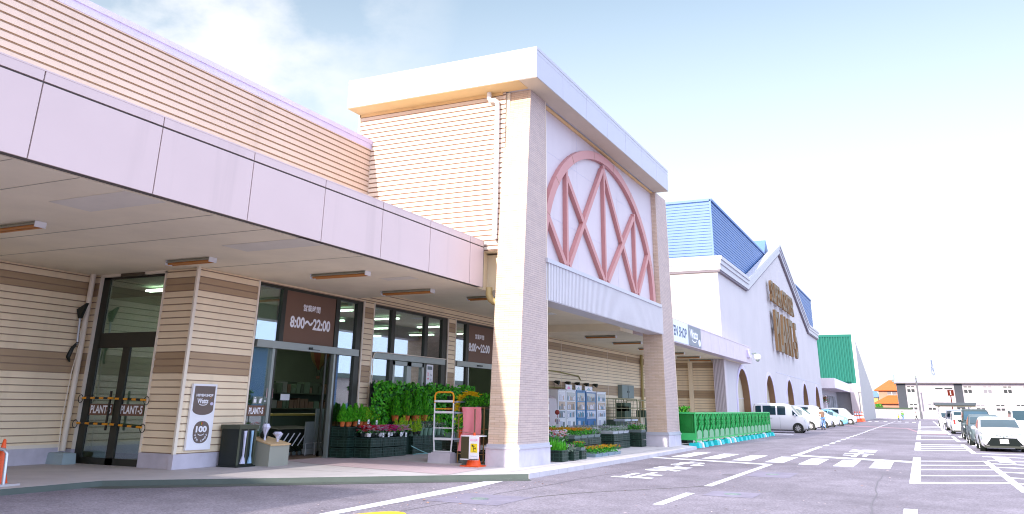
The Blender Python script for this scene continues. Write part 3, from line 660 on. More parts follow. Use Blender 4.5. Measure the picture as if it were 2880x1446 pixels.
# interior
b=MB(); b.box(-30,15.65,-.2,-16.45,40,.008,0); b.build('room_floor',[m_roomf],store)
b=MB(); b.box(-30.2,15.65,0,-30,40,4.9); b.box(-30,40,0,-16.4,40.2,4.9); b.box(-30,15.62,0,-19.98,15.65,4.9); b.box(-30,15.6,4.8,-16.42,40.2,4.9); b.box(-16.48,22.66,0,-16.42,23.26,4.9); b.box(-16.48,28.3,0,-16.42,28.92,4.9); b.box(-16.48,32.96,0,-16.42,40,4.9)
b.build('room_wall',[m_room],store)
b=MB(); b.box(-30,19.2,0,-16.95,19.3,4.8); b.build('partition',[M('vestibule_wall',(.55,.62,.50),.8)],store)
b=MB()
for x in (-18.4,-21,-24,-27):
    for y in (21,24,27,30.5,34): b.box(x-.65,y-.07,4.66,x+.65,y+.07,4.72)
for x,y in ((-17.9,17.3),(-20,17.6),(-23,17.4)): b.box(x-.6,y-.09,4.66,x+.6,y+.09,4.72)  # extra vestibule tubes added to brighten the room behind the double doors
b.each('ceiling_tube',[m_lamp],store)
# ================================================================ SIGNS AND SMALL THINGS BY THE DOORS
UX,UY,UZ=(1,0,0),(0,1,0),(0,0,1)
def hours(y0,y1,yc,lab):
    t=root('opening_hours_sign',(-16.3,(y0+y1)/2,3.22),lab,'sign')
    b=MB(); b.box(-16.345,y0,3.215,-16.325,y1,4.69); b.build('board',[m_brown],t)
    b=MB(); text(b,'営業時間',(-16.324,yc,4.26),UY,UZ,.2,0,.002,.022,fit=.8); text(b,'8:00～22:00',(-16.324,yc,3.81),UY,UZ,.34,0,.002,.036,fit=1.88)
    b.build('lettering',[m_wpaint],t)
hours(18.86,21.2,20.05,'brown opening hours sign over the open sliding door, hours in large white figures')
hours(30.08,32.55,31.05,'brown opening hours sign half hidden behind the near brick pillar')
# tall white hanging sign on the boarded corner
t=root('shop_sign_panel',(-16.22,16.04,.42),'tall white sign panel with a brown badge on the boarded wall by the double doors','sign')
b=MB(); b.box(-16.262,15.64,.42,-16.2,16.44,1.97); b.build('panel',[m_wpaint],t)
b=MB(); b.prism([(-16.199,15.7,1.92),(-16.199,15.7,1.36)]+[(-16.199,16.04-.34*math.cos(a),1.36-.13*math.sin(a)) for a in [math.pi*i/12 for i in range(1,12)]]+[(-16.199,16.38,1.36),(-16.199,16.38,1.92)],(.003,0,0))
b.prism([(-16.199,16.07+.26*math.copysign(abs(math.cos(a))**.8,math.cos(a)),.83+.26*math.copysign(abs(math.sin(a))**.8,math.sin(a))) for a in [2*math.pi*i/28 for i in range(28)]],(.003,0,0))
b.build('badge',[M('badge_brown',(.16,.12,.10),.5)],t)
b=MB(); text(b,'100YEN SHOP',(-16.195,16.05,1.70),UY,UZ,.065,0,.001,.04,fit=.56)
text(b,'Watts',(-16.195,16.0,1.565),UY,UZ,.12,0,.001,.03,fit=.37)
text(b,'100',(-16.195,16.07,.90),UY,UZ,.15,0,.001,.05,fit=.36)
def smile(b,y,z,w_,h_,x=-16.195,th=.018):
    k=10; o=[(y-w_*math.cos(math.pi*i/k),z-h_*math.sin(math.pi*i/k)) for i in range(k+1)]; q=[(a,c+th) for a,c in o]
    for i in range(k): b.poly([(x,*o[i]),(x,*o[i+1]),(x,*q[i+1]),(x,*q[i])])
smile(b,16.02,1.49,.13,.035); smile(b,16.07,.79,.10,.04)
for i,ch in enumerate('YEN SHOP'):
    a=math.pi*(1.10+.80*i/7); u=Vector((0,-math.sin(a)*-1,math.cos(a)*1)); 
    rad=Vector((0,math.cos(a),math.sin(a))); tan=Vector((0,-math.sin(a),math.cos(a)))
    if ch!=' ': text(b,ch,(-16.195,16.07+.2*math.cos(a),.83+.205*math.sin(a)),tan,-rad,.055,0,.0,.04)
b.build('lettering',[m_wpaint],t)
b=MB()
for i,(a,mi) in enumerate(((-.3,0),(0,1),(.3,2))): b.bar((-16.194,16.05+math.sin(a)*.03,1.0),(-16.194,16.05+math.sin(a)*.10,1.06),.006,.022,mi,up=(1,0,0))
b.bar((-16.194,16.24,1.62),(-16.194,16.28,1.67),.005,.012,1,up=(1,0,0))
b.build('rays',[lf[1],f_or,f_re],t)
b=MB(); b.prism([(-16.196,16.31+.055*math.cos(a),1.50+.038*math.sin(a)) for a in [2*math.pi*i/16 for i in range(16)]],(.002,0,0)); b.build('tablet_badge',[m_lav],t)
# stickers and bands on the glass of the entrance
t=tag(MB().build('x',m_white),None); bpy.data.objects.remove(t)
t=root('defibrillator_sign',(-16.3,18.57,1.67),'small red and white AED notice with a heart on the entrance glass','sign')
b=MB(); b.box(-16.345,18.44,1.66,-16.33,18.69,1.92,0); b.box(-16.33,18.445,1.70,-16.328,18.685,1.86,1); b.box(-16.33,18.445,1.87,-16.328,18.685,1.915,1)
b.build('plate',[m_wpaint,f_re],t)
b=MB(); pts=[]
for i in range(24):
    a=2*math.pi*i/24; pts.append((-16.3265,18.565+.0042*16*math.sin(a)**3,1.785+.0045*(13*math.cos(a)-5*math.cos(2*a)-2*math.cos(3*a)-math.cos(4*a))))
b.poly(pts); text(b,'AED',(-16.3265,18.565,1.892),UY,UZ,.03,0,0,.03); b.build('heart',[m_wpaint],t)
t=root('door_band_sign',(-16.3,18.1,1.21),'brown band lettered in white low on the glass left of the open door','sign')
b=MB(); b.box(-16.35,17.75,1.2,-16.335,18.45,1.47); b.build('band',[m_brown],t)
b=MB(); text(b,'PLANT-5',(-16.334,18.1,1.33),UY,UZ,.17,0,0,.03,fit=.56); b.build('lettering',[m_wpaint],t)
t=root('pictogram_sign',(-16.3,18.2,1.5),'strip of three small white pictograms on the entrance glass','sign')
b=MB()
for i in range(3):
    y=17.93+i*.21; b.box(-16.345,y,1.5,-16.34,y+.19,1.7,0)
b.build('plate',[M('pictogram_grey',(.16,.20,.17),.4)],t)
b=MB(); b.box(-16.339,17.97,1.54,-16.337,18.07,1.63); b.prism([(-16.339,18.02+.04*math.cos(a),1.65+.03*math.sin(a)) for a in [math.pi*i/8 for i in range(9)]],(.002,0,0))
b.prism([(-16.339,18.18,1.53),(-16.339,18.26,1.53),(-16.339,18.30,1.66),(-16.339,18.2,1.64)],(.002,0,0)); b.box(-16.339,18.38,1.57,-16.337,18.5,1.6); b.build('pictogram',[m_wpaint],t)
t=root('notice_poster',(-16.28,27.07,2.3),'narrow white notice with red and black writing taped to the second window','poster')
b=MB(); b.box(-16.32,26.86,1.9,-16.31,27.33,2.96); b.build('sheet',[m_wpaint],t)
b=MB(); b.box(-16.309,26.92,2.78,-16.308,27.26,2.9,0); text(b,'コロ',(-16.307,26.98,2.62),UY,UZ,.1,1,0,.02,fit=.13); text(b,'ナ対',(-16.307,26.98,2.45),UY,UZ,.1,1,0,.02,fit=.13); text(b,'ちょ',(-16.307,27.2,2.6),UY,UZ,.09,2,0,.01,fit=.12); text(b,'うこ',(-16.307,27.2,2.42),UY,UZ,.09,2,0,.01,fit=.12); text(b,'そ',(-16.307,27.2,2.26),UY,UZ,.08,2,0,.01)
b.build('writing',[m_gtray,f_re,m_black],t)
# striped guard bars roped across the double doors
def guard(x0,x1,z,dz,lab):
    t=root('guard_bar',((x0+x1)/2,15.4,z),lab,'guard bar')
    b=MB(); n=7
    for i in range(n):
        a=x0+(x1-x0)*i/n; c=x0+(x1-x0)*(i+1)/n; b.cyl((a,15.42,z+dz*i/n),(c,15.42,z+dz*(i+1)/n),.028,mi=i%2,n=10)
    b.build('pole',[m_oframe,m_black],t)
    b=MB()
    for x in (x0-.06,x1+.06):
        if abs(x+18.67)<.5: continue
        zz=z+(dz if x>x0 else 0); b.tube([(x+.09*math.cos(a),15.41,zz+.10*math.sin(a)-.02) for a in [2*math.pi*i/12 for i in range(13)]],.010,5)
    if b.v: b.each('rope_loop',[m_black],t)
guard(-19.85,-18.72,1.60,.0,'upper orange and black guard bar across the left door leaf')
guard(-18.62,-17.55,1.59,-.02,'upper orange and black guard bar across the right door leaf')
guard(-19.9,-18.78,.98,-.01,'lower orange and black guard bar across the left door leaf')
guard(-18.66,-17.55,.97,-.05,'lower orange and black guard bar across the right door leaf')
t=root('banner_pole',(-20.25,15.3,2.5),'short metal pole with a furled dark flag tied to the drainpipe in the corner','pole')
b=MB(); b.cyl((-20.02,15.1,2.95),(-20.1,15.1,3.75),.028); b.build('pole',[m_steel],t)
b=MB(); b.hexa([(-20.13,15.07,3.62),(-20.03,15.07,3.62),(-20.03,15.13,3.62),(-20.13,15.13,3.62)],[(-20.22,15.05,3.86),(-19.88,15.05,4.02),(-19.88,15.14,4.02),(-20.22,15.14,3.86)])
b.tube([(-20.0,15.1,3.0),(-20.15,15.08,2.85),(-20.22,15.05,2.62),(-20.12,15.05,2.5)],[.03,.05,.06,.02],7); b.each('flag',[m_black],t)
b=MB(); b.tube([(-20.0,15.12,3.3),(-20.05,15.2,3.0),(-20.1,15.15,2.3),(-20.08,15.1,1.1),(-20.0,15.1,.3)],.014,6); b.build('cable',[m_trim],t)
b=MB(); b.hexa([(-20.28,14.95,0),(-19.6,14.95,0),(-19.6,15.35,0),(-20.28,15.35,0)],[(-20.26,14.97,.26),(-19.62,14.97,.26),(-19.62,15.33,.26),(-20.26,15.33,.26)])
b.box(-20.2,15.0,.26,-19.7,15.3,.27); tag(b.build('concrete_block',[M('bluish_block',(.36,.45,.47),.8,var=.08,bump=.1)],org=(-19.95,15.15,0)),'bluish grey block at the foot of the corner drainpipe, left of the double doors','block')
# lights under the canopy
def fixture(x0,x1,y,z,label,group='strip lights under the canopy'):
    xc=(x0+x1)/2; hw=(x1-x0)/2
    t=root('strip_light',(xc,y,z),label,'ceiling light',group)
    b=MB(); s=.0
    b.hexa([(xc-hw,y-.13,z-.07),(xc+hw,y-.13,z-.07),(xc+hw,y+.13,z-.07),(xc-hw,y+.13,z-.07)],[(xc-hw,y-.05,z),(xc+hw,y-.05,z),(xc+hw,y+.05,z),(xc-hw,y+.05,z)])
    b.build('housing',[m_lampg],t)
    b=MB(); b.cyl((xc-hw+.04,y-.07,z-.095),(xc+hw-.04,y-.07,z-.095),.03); b.cyl((xc-hw+.04,y+.07,z-.095),(xc+hw-.04,y+.07,z-.095),.03)
    b.each('tube',[m_lampw],t)
    b=MB()
    for x in (xc-hw-.02,xc+hw-.0): b.box(x,y-.12,z-.12,x+.02,y+.12,z-.005)
    b.each('end_cap',[m_wmetal],t)
fixture(-16.5,-15.0,10.05,4.83,'strip light nearest the left edge of the photo')
fixture(-16.25,-14.85,14.4,4.83,'strip light above the corner between the double doors and the boarded wall')
fixture(-14.3,-12.55,17.5,4.83,'strip light in front of the open sliding door')
fixture(-14.45,-12.7,21.05,4.83,'strip light closest to the near brick pillar')
fixture(-13.84,-12.9,25.4,5.15,'pale strip light just behind the near brick pillar')
for y in (38.3,42.45,47.0,51.5,55.7,59.2): fixture(-14.3,-12.75,y,4.83,'strip light in the row beyond the portal, towards the white gabled hall','strip lights beyond the portal')
# spot lamps on the wall above the vending machines
for i,y in enumerate((38.95,40.4,41.75,43.1,44.5)):
    t=root('spot_lamp',(-16.27,y,2.7),'dark spot lamp on the boarded wall above the vending machines','spot lamp','row of spot lamps over the vending machines')
    b=MB(); b.cyl((-16.2,y,2.72),(-15.98,y,2.66),.06,.11); b.build('head',[m_black],t)
    b=MB(); b.tube([(-16.26,y,2.72),(-16.2,y,2.72)],.03); b.tube([(-16.24,y,2.72),(-16.24,y,2.45)],.012); b.build('bracket',[m_frame],t)
pipe('conduit',[(-16.23,38.2,3.22),(-16.23,39.6,3.2),(-16.23,41.3,3.13),(-16.23,42.3,3.1),(-16.23,42.6,2.9)],.03,M('olive_conduit',(.32,.28,.08),.5),6)
pipe('conduit',[(-16.23,37.9,2.45),(-16.23,44.6,2.44)],.02,M('olive_conduit_thin',(.32,.28,.08),.5),6)
# cone and pipe barrier at the left edge
def cone(name,x,y,z,h,label,mats,group=None,stripes=True,r=None):
    r=r or h*.2
    t=root(name,(x,y,z),label,'traffic cone',group)
    b=MB(); q=r*1.3; b.prism([(x-q,y-q,z),(x+q,y-q,z),(x+q,y+q,z),(x-q,y+q,z)],(0,0,.03)); b.build('foot',[mats[0]],t)
    b=MB(); prof=[(r,.03),(r*.95,.05),(r*.62,h*.34),(r*.44,h*.56),(r*.26,h*.8),(r*.14,h*.98),(r*.05,h)]
    b.lathe((x,y,z),prof,18); b.build('body',[mats[0]],t,smooth=True)
    if stripes:
        b=MB(); b.lathe((x,y,z),[(r*.655,h*.32),(r*.47,h*.54)],18); b.lathe((x,y,z),[(r*.37,h*.66),(r*.26,h*.82)],18); b.build('reflective_band',[mats[1]],t,smooth=True)
    return t
cone('traffic_cone',-15.98,10.88,0,.82,'plain orange cone behind the steel pipe barrier at the left edge',[m_orange],stripes=False,r=.19)
t=root('pipe_barrier',(-15.9,10.9,0),'low galvanised pipe hoop barrier beside the orange cone at the left edge','barrier')
b=MB(); b.tube([(-17.4,10.1,.0),(-17.4,10.1,.55),(-17.36,10.12,.62),(-17.28,10.15,.65),(-15.84,10.72,.65),(-15.75,10.76,.635),(-15.69,10.78,.57),(-15.66,10.8,.03)],.032,10); b.build('hoop',[m_steel],t,smooth=True)
b=MB(); b.box(-17.6,10.0,0,-17.2,10.4,.04); b.box(-16.0,10.7,0,-15.6,11.1,.035); b.each('base_plate',[m_conc],t)
# umbrella bag stand and bin
t=root('umbrella_bag_stand',(-15.9,17.0,0),'tall dark umbrella bag stand against the boarded wall, left of the open door','umbrella stand')
b=MB(); x0,x1,y0,y1=-16.2,-15.55,16.72,17.42
b.box(x0,y0,0,x1,y1,.03,0); b.box(x0+.03,y0+.03,.03,x1-.04,y1-.03,.9,0); b.box(x0+.01,y0,.9,x1-.0,y1,1.0,1); b.box(x1-.05,y0+.03,.05,x1-.035,y0+.10,.9,1); b.box(x1-.05,y1-.1,.05,x1-.035,y1-.03,.9,1); b.box(x1-.05,(y0+y1)/2-.02,.05,x1-.035,(y0+y1)/2+.02,.9,1)
b.build('cabinet',[m_black,M('dark_olive_metal',(.07,.08,.05),.4)],t)
pb=glassmat('clear_plastic_bag',(.8,.85,.95),.5,.12)
m_bag=M('plastic_bag',(.62,.62,.78),.25,spec=.7,var=.1,vs=12)
def bag(yc,hx,w0,mt):
    b=MB(); x=x1-.02; pts=[]
    for z,wd in ((.86,.05),(.72,.035),(.45,.022),(.26,.022),(.2,.05),(.08,.085)):
        pts.append((z,wd*w0))
    for (za,wa),(zb,wb) in zip(pts,pts[1:]):
        b.hexa([(x-.01,yc-wb,zb),(x+.025,yc-wb*.9,zb),(x+.025,yc+wb*.9,zb),(x-.01,yc+wb,zb)],[(x-.01,yc-wa,za),(x+.025,yc-wa*.9,za),(x+.025,yc+wa*.9,za),(x-.01,yc+wa,za)])
    b.build('bag',[mt],t)
bag(16.95,0,1,m_bag); bag(17.2,0,.8,M('plastic_bag_blue',(.35,.55,.75),.25,spec=.7))
t=root('umbrella_bag_bin',(-15.35,17.9,0),'grey metal bin with a slanted wooden top holding crumpled umbrella bags','bin')
b=MB(); x0,x1,y0,y1=-15.95,-15.2,17.5,18.25
b.hexa([(x0,y0,.0),(x1,y0,.0),(x1,y1,.0),(x0,y1,.0)],[(x0,y0,.66),(x1,y0,.50),(x1,y1,.50),(x0,y1,.66)]); b.build('body',[M('warm_grey_metal',(.34,.34,.28),.4,var=.03)],t)
b=MB(); b.hexa([(x0-.01,y0-.02,.665),(x1+.03,y0-.02,.50),(x1+.03,y1+.02,.50),(x0-.01,y1+.02,.665)],[(x0-.01,y0-.02,.69),(x1+.03,y0-.02,.53),(x1+.03,y1+.02,.53),(x0-.01,y1+.02,.69)])
for i in range(14): b.box(x1+.03,y0+.05*i,.485,x1+.034,y0+.05*i+.03,.505)
b.build('top',[M('light_wood',(.62,.42,.22),.5,var=.12,vs=8,stretch=(1,8,1))],t)
b=MB()
def cr(cx,cy,z0,h,r,lean):
    r3=random.Random(int(cx*100)); rings=[]
    n=9
    for j,(f,q) in enumerate(((0,.25),(.3,.22),(.55,.5),(.8,1),(1,.7))):
        rings+= [(cx+lean*f+math.cos(2*math.pi*i/n)*r*q*r3.uniform(.75,1.2),cy+math.sin(2*math.pi*i/n)*r*q*r3.uniform(.75,1.2),z0+h*f) for i in range(n)]
    b.mesh(rings,[(j*n+i,j*n+(i+1)%n,(j+1)*n+(i+1)%n,(j+1)*n+i) for j in range(4) for i in range(n)])
cr(-15.6,17.72,.60,.42,.12,.02); cr(-15.4,18.0,.56,.26,.13,-.03); b.build('crumpled_bag',[m_bag],t)
b=MB(); b.ball((-15.75,17.85,.74),.11,12); b.tube([(-15.75,17.86,.8),(-15.78,17.84,.98),(-15.72,17.84,1.04)],.012,6); b.build('folded_umbrella',[m_black],t)
# inside the entrance
t=root('balloon_ornament',(-20,25.2,2.4),'small hot air balloon ornament hanging in the dim entrance hall','ornament')
b=MB(); prof=[(.03,.0),(.12,.12),(.27,.33),(.35,.56),(.33,.75),(.21,.9),(.0,.96)]
n=16
for k in range(8):
    b2=[]
    for r,z in prof: b2+=[(-20+math.cos(2*math.pi*i/16)*r,25.25+math.sin(2*math.pi*i/16)*r,2.72+z) for i in (2*k,2*k+1,2*k+2)]
    b.mesh(b2,[(j*3+i,j*3+i+1,(j+1)*3+i+1,(j+1)*3+i) for j in range(len(prof)-1) for i in (0,1)],k%2)
b.build('envelope',[M('rust_cloth',(.16,.05,.025),.8),M('ochre_cloth',(.16,.12,.04),.8)],t)
b=MB()
for a in range(4): b.tube([(-20+.12*math.cos(a*1.57),25.25+.12*math.sin(a*1.57),2.84),(-20+.05*math.cos(a*1.57),25.25+.05*math.sin(a*1.57),2.5)],.006,4)
b.build('rigging',[m_black],t); b=MB(); b.lathe((-20,25.25,2.4),[(.05,0),(.075,.1),(.06,.1),(.04,.01)],10); b.build('basket',[m_brown],t)
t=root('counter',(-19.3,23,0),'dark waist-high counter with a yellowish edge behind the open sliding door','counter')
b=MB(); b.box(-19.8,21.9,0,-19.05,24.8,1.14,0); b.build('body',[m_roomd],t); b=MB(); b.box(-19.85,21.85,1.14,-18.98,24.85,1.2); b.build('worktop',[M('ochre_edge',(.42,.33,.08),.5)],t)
t=root('shelf_unit',(-23.5,27,0),'dim shelving with packages deep inside the entrance','shelf')
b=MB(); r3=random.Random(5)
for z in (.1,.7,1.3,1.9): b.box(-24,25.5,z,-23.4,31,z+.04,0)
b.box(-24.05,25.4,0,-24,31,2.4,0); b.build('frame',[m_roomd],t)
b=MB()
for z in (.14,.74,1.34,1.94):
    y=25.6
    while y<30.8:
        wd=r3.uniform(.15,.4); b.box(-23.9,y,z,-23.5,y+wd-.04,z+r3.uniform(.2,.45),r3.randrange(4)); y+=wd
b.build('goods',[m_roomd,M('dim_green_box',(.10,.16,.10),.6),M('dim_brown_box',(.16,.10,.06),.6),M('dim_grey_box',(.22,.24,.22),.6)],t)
for i in range(7):
    y=20.75+i*.27
    if i==0:
        t=root('shopping_cart',(-18.1,y,0),'dark shopping cart with a pale slanted side rail nested in the row inside the door','cart','nested shopping carts inside the open door'); cart0=t
        b=MB(); b.hexa([(-18.5,y-.1,.45),(-17.8,y-.1,.4),(-17.8,y+.1,.4),(-18.5,y+.1,.45)],[(-18.6,y-.16,.85),(-17.6,y-.16,.78),(-17.6,y+.16,.78),(-18.6,y+.16,.85)]); b.build('basket',[m_black],t)
        b=MB(); b.bar((-17.75,y-.14,.28),(-17.62,y+.05,.66),.03,.03); b.build('side_rail',[m_wmetal],t)
        b=MB(); b.bar((-18.5,y,.5),(-17.7,y,.12),.03,.04); b.bar((-18.5,y,.12),(-17.7,y,.12),.03,.03); b.build('chassis',[m_black],t)
        for xx in (-18.45,-17.75): b=MB(); b.cyl((xx,y-.03,.065),(xx,y+.03,.065),.06,n=12); b.build('wheel',[m_gtray],t)
    else: dup(cart0,(-18.1,y,0))
for i,(y,h_,lab) in enumerate(((21.92,.99,'shorter grey panel trolley standing inside the right edge of the open door'),(22.38,1.38,'taller grey panel trolley standing inside the right edge of the open door'))):
    t=root('panel_trolley',(-17.5,y,0),lab,'trolley'); b=MB(); b.box(-17.55,y-.2,.2,-17.5,y+.2,h_); b.build('panel',[M('trolley_panel',(.34,.37,.38),.45)],t)
    b=MB(); b.hexa([(-17.6,y-.16,.03),(-17.45,y-.16,.03),(-17.45,y+.16,.03),(-17.6,y+.16,.03)],[(-17.6,y-.2,.19),(-17.45,y-.2,.19),(-17.45,y+.2,.19),(-17.6,y+.2,.19)]); b.build('tray',[M('trolley_tray',(.40,.42,.42),.45)],t)
    b=MB(); b.tube([(-17.44,y-.22,0),(-17.44,y-.22,.36),(-17.44,y+.22,.36),(-17.44,y+.22,0)],.012,6); b.build('rail',[m_wmetal],t)
tag(MB.build((lambda b:(b.box(-17.52,20.4,1.62,-17.5,20.8,1.8),b)[1])(MB()),'notice_card',[m_wpaint],org=(-17.5,20.6,1.62)),'small white card hanging in the dark doorway','notice')
b=MB(); b.box(-18.9,19.15,3.28,-18.0,19.19,3.62,0); b.box(-18.85,19.145,3.32,-18.05,19.15,3.58,1)
t=tag(b.build('framed_picture',[m_brown,m_wpaint],org=(-18.45,19.17,3.45)),'thin-framed picture on the pale wall seen through the glass over the double doors','picture')
tag(MB.build((lambda b:(b.box(-19.3,17.0,.0,-18.9,17.4,2.6),b)[1])(MB()),'notice_stand',[M('pale_board',(.42,.45,.50),.6)],org=(-19.1,17.2,0)),'pale upright board standing behind the left door leaf','board')
b=MB(); b.box(-17.5,17.0,0,-17.1,17.35,1.0,0); b.box(-17.5,16.95,1.4,-17.2,17.0,1.9,1); b.box(-17.45,16.99,1.0,-17.2,17.3,1.25,2)
tag(b.build('side_cabinet',[m_gtray,m_brown,f_re],org=(-17.3,17.2,0)),'small cabinet with a red box behind the right door leaf','cabinet')
# sign on the farther canopy, dome camera
t=root('fascia_sign',(-11.15,43,4.87),'long white and dark grey shop sign on the canopy fascia beyond the far brick pillar','sign')
b=MB(); b.box(-11.168,37.95,4.88,-11.14,46.1,5.985,0); b.box(-11.168,46.11,4.88,-11.138,49.2,5.985,1); b.build('board',[M('sign_white_blue',(.72,.80,.88),.4),M('sign_grey',(.20,.22,.26),.45)],t)
b=MB(); text(b,'100YEN SHOP',(-11.138,43.75,5.44),UY,UZ,.55,0,.0,.03,fit=4.1); b.build('lettering',[M('navy_lettering',(.06,.08,.16),.5)],t)
b=MB(); text(b,'Watts',(-11.136,47.45,5.55),UY,UZ,.5,0,0,.03,fit=1.9); smile(b,47.5,5.24,.55,.16,-11.136,.06); b.prism([(-11.136,48.75+.3*math.cos(a),5.15+.2*math.sin(a)) for a in [2*math.pi*i/16 for i in range(16)]],(.002,0,0)); b.build('lettering',[m_wpaint],t)
t=root('dome_camera',(-10.9,65.9,5.3),'white dome security camera on an arm at the far end of the canopy','camera')
b=MB(); b.tube([(-11.17,65.9,5.55),(-10.8,65.9,5.6),(-10.7,65.9,5.5)],.05); b.build('arm',[m_gtray],t)
b=MB(); b.lathe((-10.7,65.9,5.1),[(.0,0),(.2,.03),(.27,.12),(.27,.3),(.18,.42),(0,.44)],18); b.build('dome',[m_wmetal],t,smooth=True); b=MB(); b.ball((-10.7,65.9,5.12),.15,12); b.build('lens_cover',[m_gtray],t,smooth=True)
b=MB(); b.box(-11.17,64.2,5.2,-11.0,65.2,5.75); tag(b.build('junction_box',[m_lav],org=(-11.08,64.7,5.2)),'lavender box on the canopy fascia beside the dome camera','box')
# ================================================================ WHITE GABLED HALL
hall=root('gabled_hall',(-12,92.4,0),'large white hall with a zigzag gable, blue metal roof and round-arched openings','building')
WX=-12.0; cent=[66.25,79.35,92.4,105.45,118.55]; ar=2.6; sz=1.87; wl=5.2
def prof(y):    # fascia underside along the front
    if y<=70.7 or y>=114.1: return 11.08
    return 11.08+(17.76-11.08)*(1-abs(y-92.4)/21.7)
b=MB(); edge=[59.6]
for c in cent:
    edge.append(c-ar); n=22
    for i in range(n):
        t0,t1=math.pi*i/n,math.pi*(i+1)/n; y0,y1=c-ar*math.cos(t0),c-ar*math.cos(t1); z0,z1=sz+ar*math.sin(t0),sz+ar*math.sin(t1)
        b.poly([(WX,y0,z0),(WX,y1,z1),(WX,y1,wl),(WX,y0,wl)])
    edge.append(c+ar)
edge.append(125.3)
for a,c in zip(edge[::2],edge[1::2]): b.poly([(WX,a,-.12),(WX,c,-.12),(WX,c,wl),(WX,a,wl)])
b.poly([(WX,59.6,wl),(WX,125.3,wl),(WX,125.3,11.1),(WX,114.1,11.1),(WX,92.4,17.8),(WX,70.7,11.1),(WX,59.6,11.1)])
b.box(-30,59.6,-.12,WX-.001,59.64,11.1); b.box(-30,125.28,-.12,WX-.001,125.3,11.1)
b.build('wall',[m_hall],hall)
for c in cent:
    b=MB(); n=22; P_=[(c-ar,-.1)]+[(c-ar*math.cos(math.pi*i/n),sz+ar*math.sin(math.pi*i/n)) for i in range(n+1)]+[(c+ar,-.1)]
    for (y0,z0),(y1,z1) in zip(P_,P_[1:]): b.poly([(WX,y0,z0),(WX,y1,z1),(WX-.5,y1,z1),(WX-.5,y0,z0)])
    o=b.build('arch_opening',[m_reveal],hall)
    b=MB(); Q=[(c-ar-.3,-.1)]+[(c-(ar+.3)*math.cos(math.pi*i/n),sz+(ar+.3)*math.sin(math.pi*i/n)) for i in range(n+1)]+[(c+ar+.3,-.1)]
    for p0,p1,q0,q1 in zip(P_,P_[1:],Q,Q[1:]):
        b.poly([(WX+.05,*p0),(WX+.05,*p1),(WX+.05,*q1),(WX+.05,*q0)]); b.poly([(WX,*q0),(WX+.05,*q0),(WX+.05,*q1),(WX,*q1)]); b.poly([(WX,*p0),(WX+.05,*p0),(WX+.05,*p1),(WX,*p1)])
    b.build('frame',[m_lav],o)
    b=MB(); b.box(WX-.6,c-3,-.1,WX-.5,c+3,4.8,0); b.box(WX-.5,c-2.6,2.3,WX-.48,c+2.6,2.36,1); b.box(WX-.5,c-.1,0,WX-.42,c+.12,4.4,1); b.build('inner_wall',[m_tan,m_white],o)
# stepped fascia band
def zig(off,h0,h1,mat,name='fascia'):
    ys=[59.6-off*.9,70.7,92.4,114.1,125.4]; b=MB()
    for a,c in zip(ys,ys[1:]):
        za,zc=prof(a),prof(c)
        v0=[(WX-.2,a,za+h0),(WX+off,a,za+h0),(WX+off,c,zc+h0),(WX-.2,c,zc+h0)]; v1=[(x,y,z+h1-h0) for x,y,z in v0]; b.hexa(v0,v1)
    b.box(-30,59.6-off*.9,11.08+h0,WX-.2,59.57,11.08+h1)
    return b.build(name,[mat],hall)
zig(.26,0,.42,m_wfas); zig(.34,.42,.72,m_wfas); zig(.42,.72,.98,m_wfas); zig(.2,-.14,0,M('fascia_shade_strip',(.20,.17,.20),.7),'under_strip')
b=MB(); b.prism([(-12.06,70.7,11.6),(-12.06,92.4,18.3),(-12.06,114.1,11.6)],(-.6,0,0)); b.build('gable_back',[m_white],hall)
b=MB()
siding(b,'x',-12.42,1,60.7,126.6,12.0,16.5,p=.225,dep=.04,g=.03,mg=1); siding(b,'y',60.7,-1,-26,-12.42,12.0,16.5,p=.225,dep=.04,g=.03,mg=1)
b.box(-26,60.72,12,-12.46,126.6,16.6,0); b.box(-26.05,60.6,16.5,-12.3,126.7,16.68,0); b.box(-12.5,60.6,12,-12.36,60.75,16.6,0)
b.prism([(-13.1,85,12.2),(-13.1,92.4,19.3),(-13.1,99.8,12.2)],(-8,0,0),0)
b.build('blue_roof',[m_blue,M('blue_groove',(.04,.13,.42),.6)],hall)
t=root('facade_lettering',(-11.9,90.5,10),'large bronze raised letters reading SUPER CENTER PLANT-5 on the white gable','sign')
b=MB(); text(b,'SUPER CENTER',(-11.74,90.2,12.45),UY,UZ,2.05,1,.22,.015,fit=16.2,me_=0); b.build('upper_row',[m_bronze,m_lface],t)
b=MB(); text(b,'PLANT-5',(-11.72,90.8,8.8),UY,UZ,3.9,1,.25,.02,fit=15.4,me_=0); b.build('lower_row',[m_bronze,m_lface],t)
b=MB(); b.box(-12,84,4.9,-11.98,122,4.93); b.build('stain_line',[M('faint_stain',(.66,.64,.76),.7)],hall)
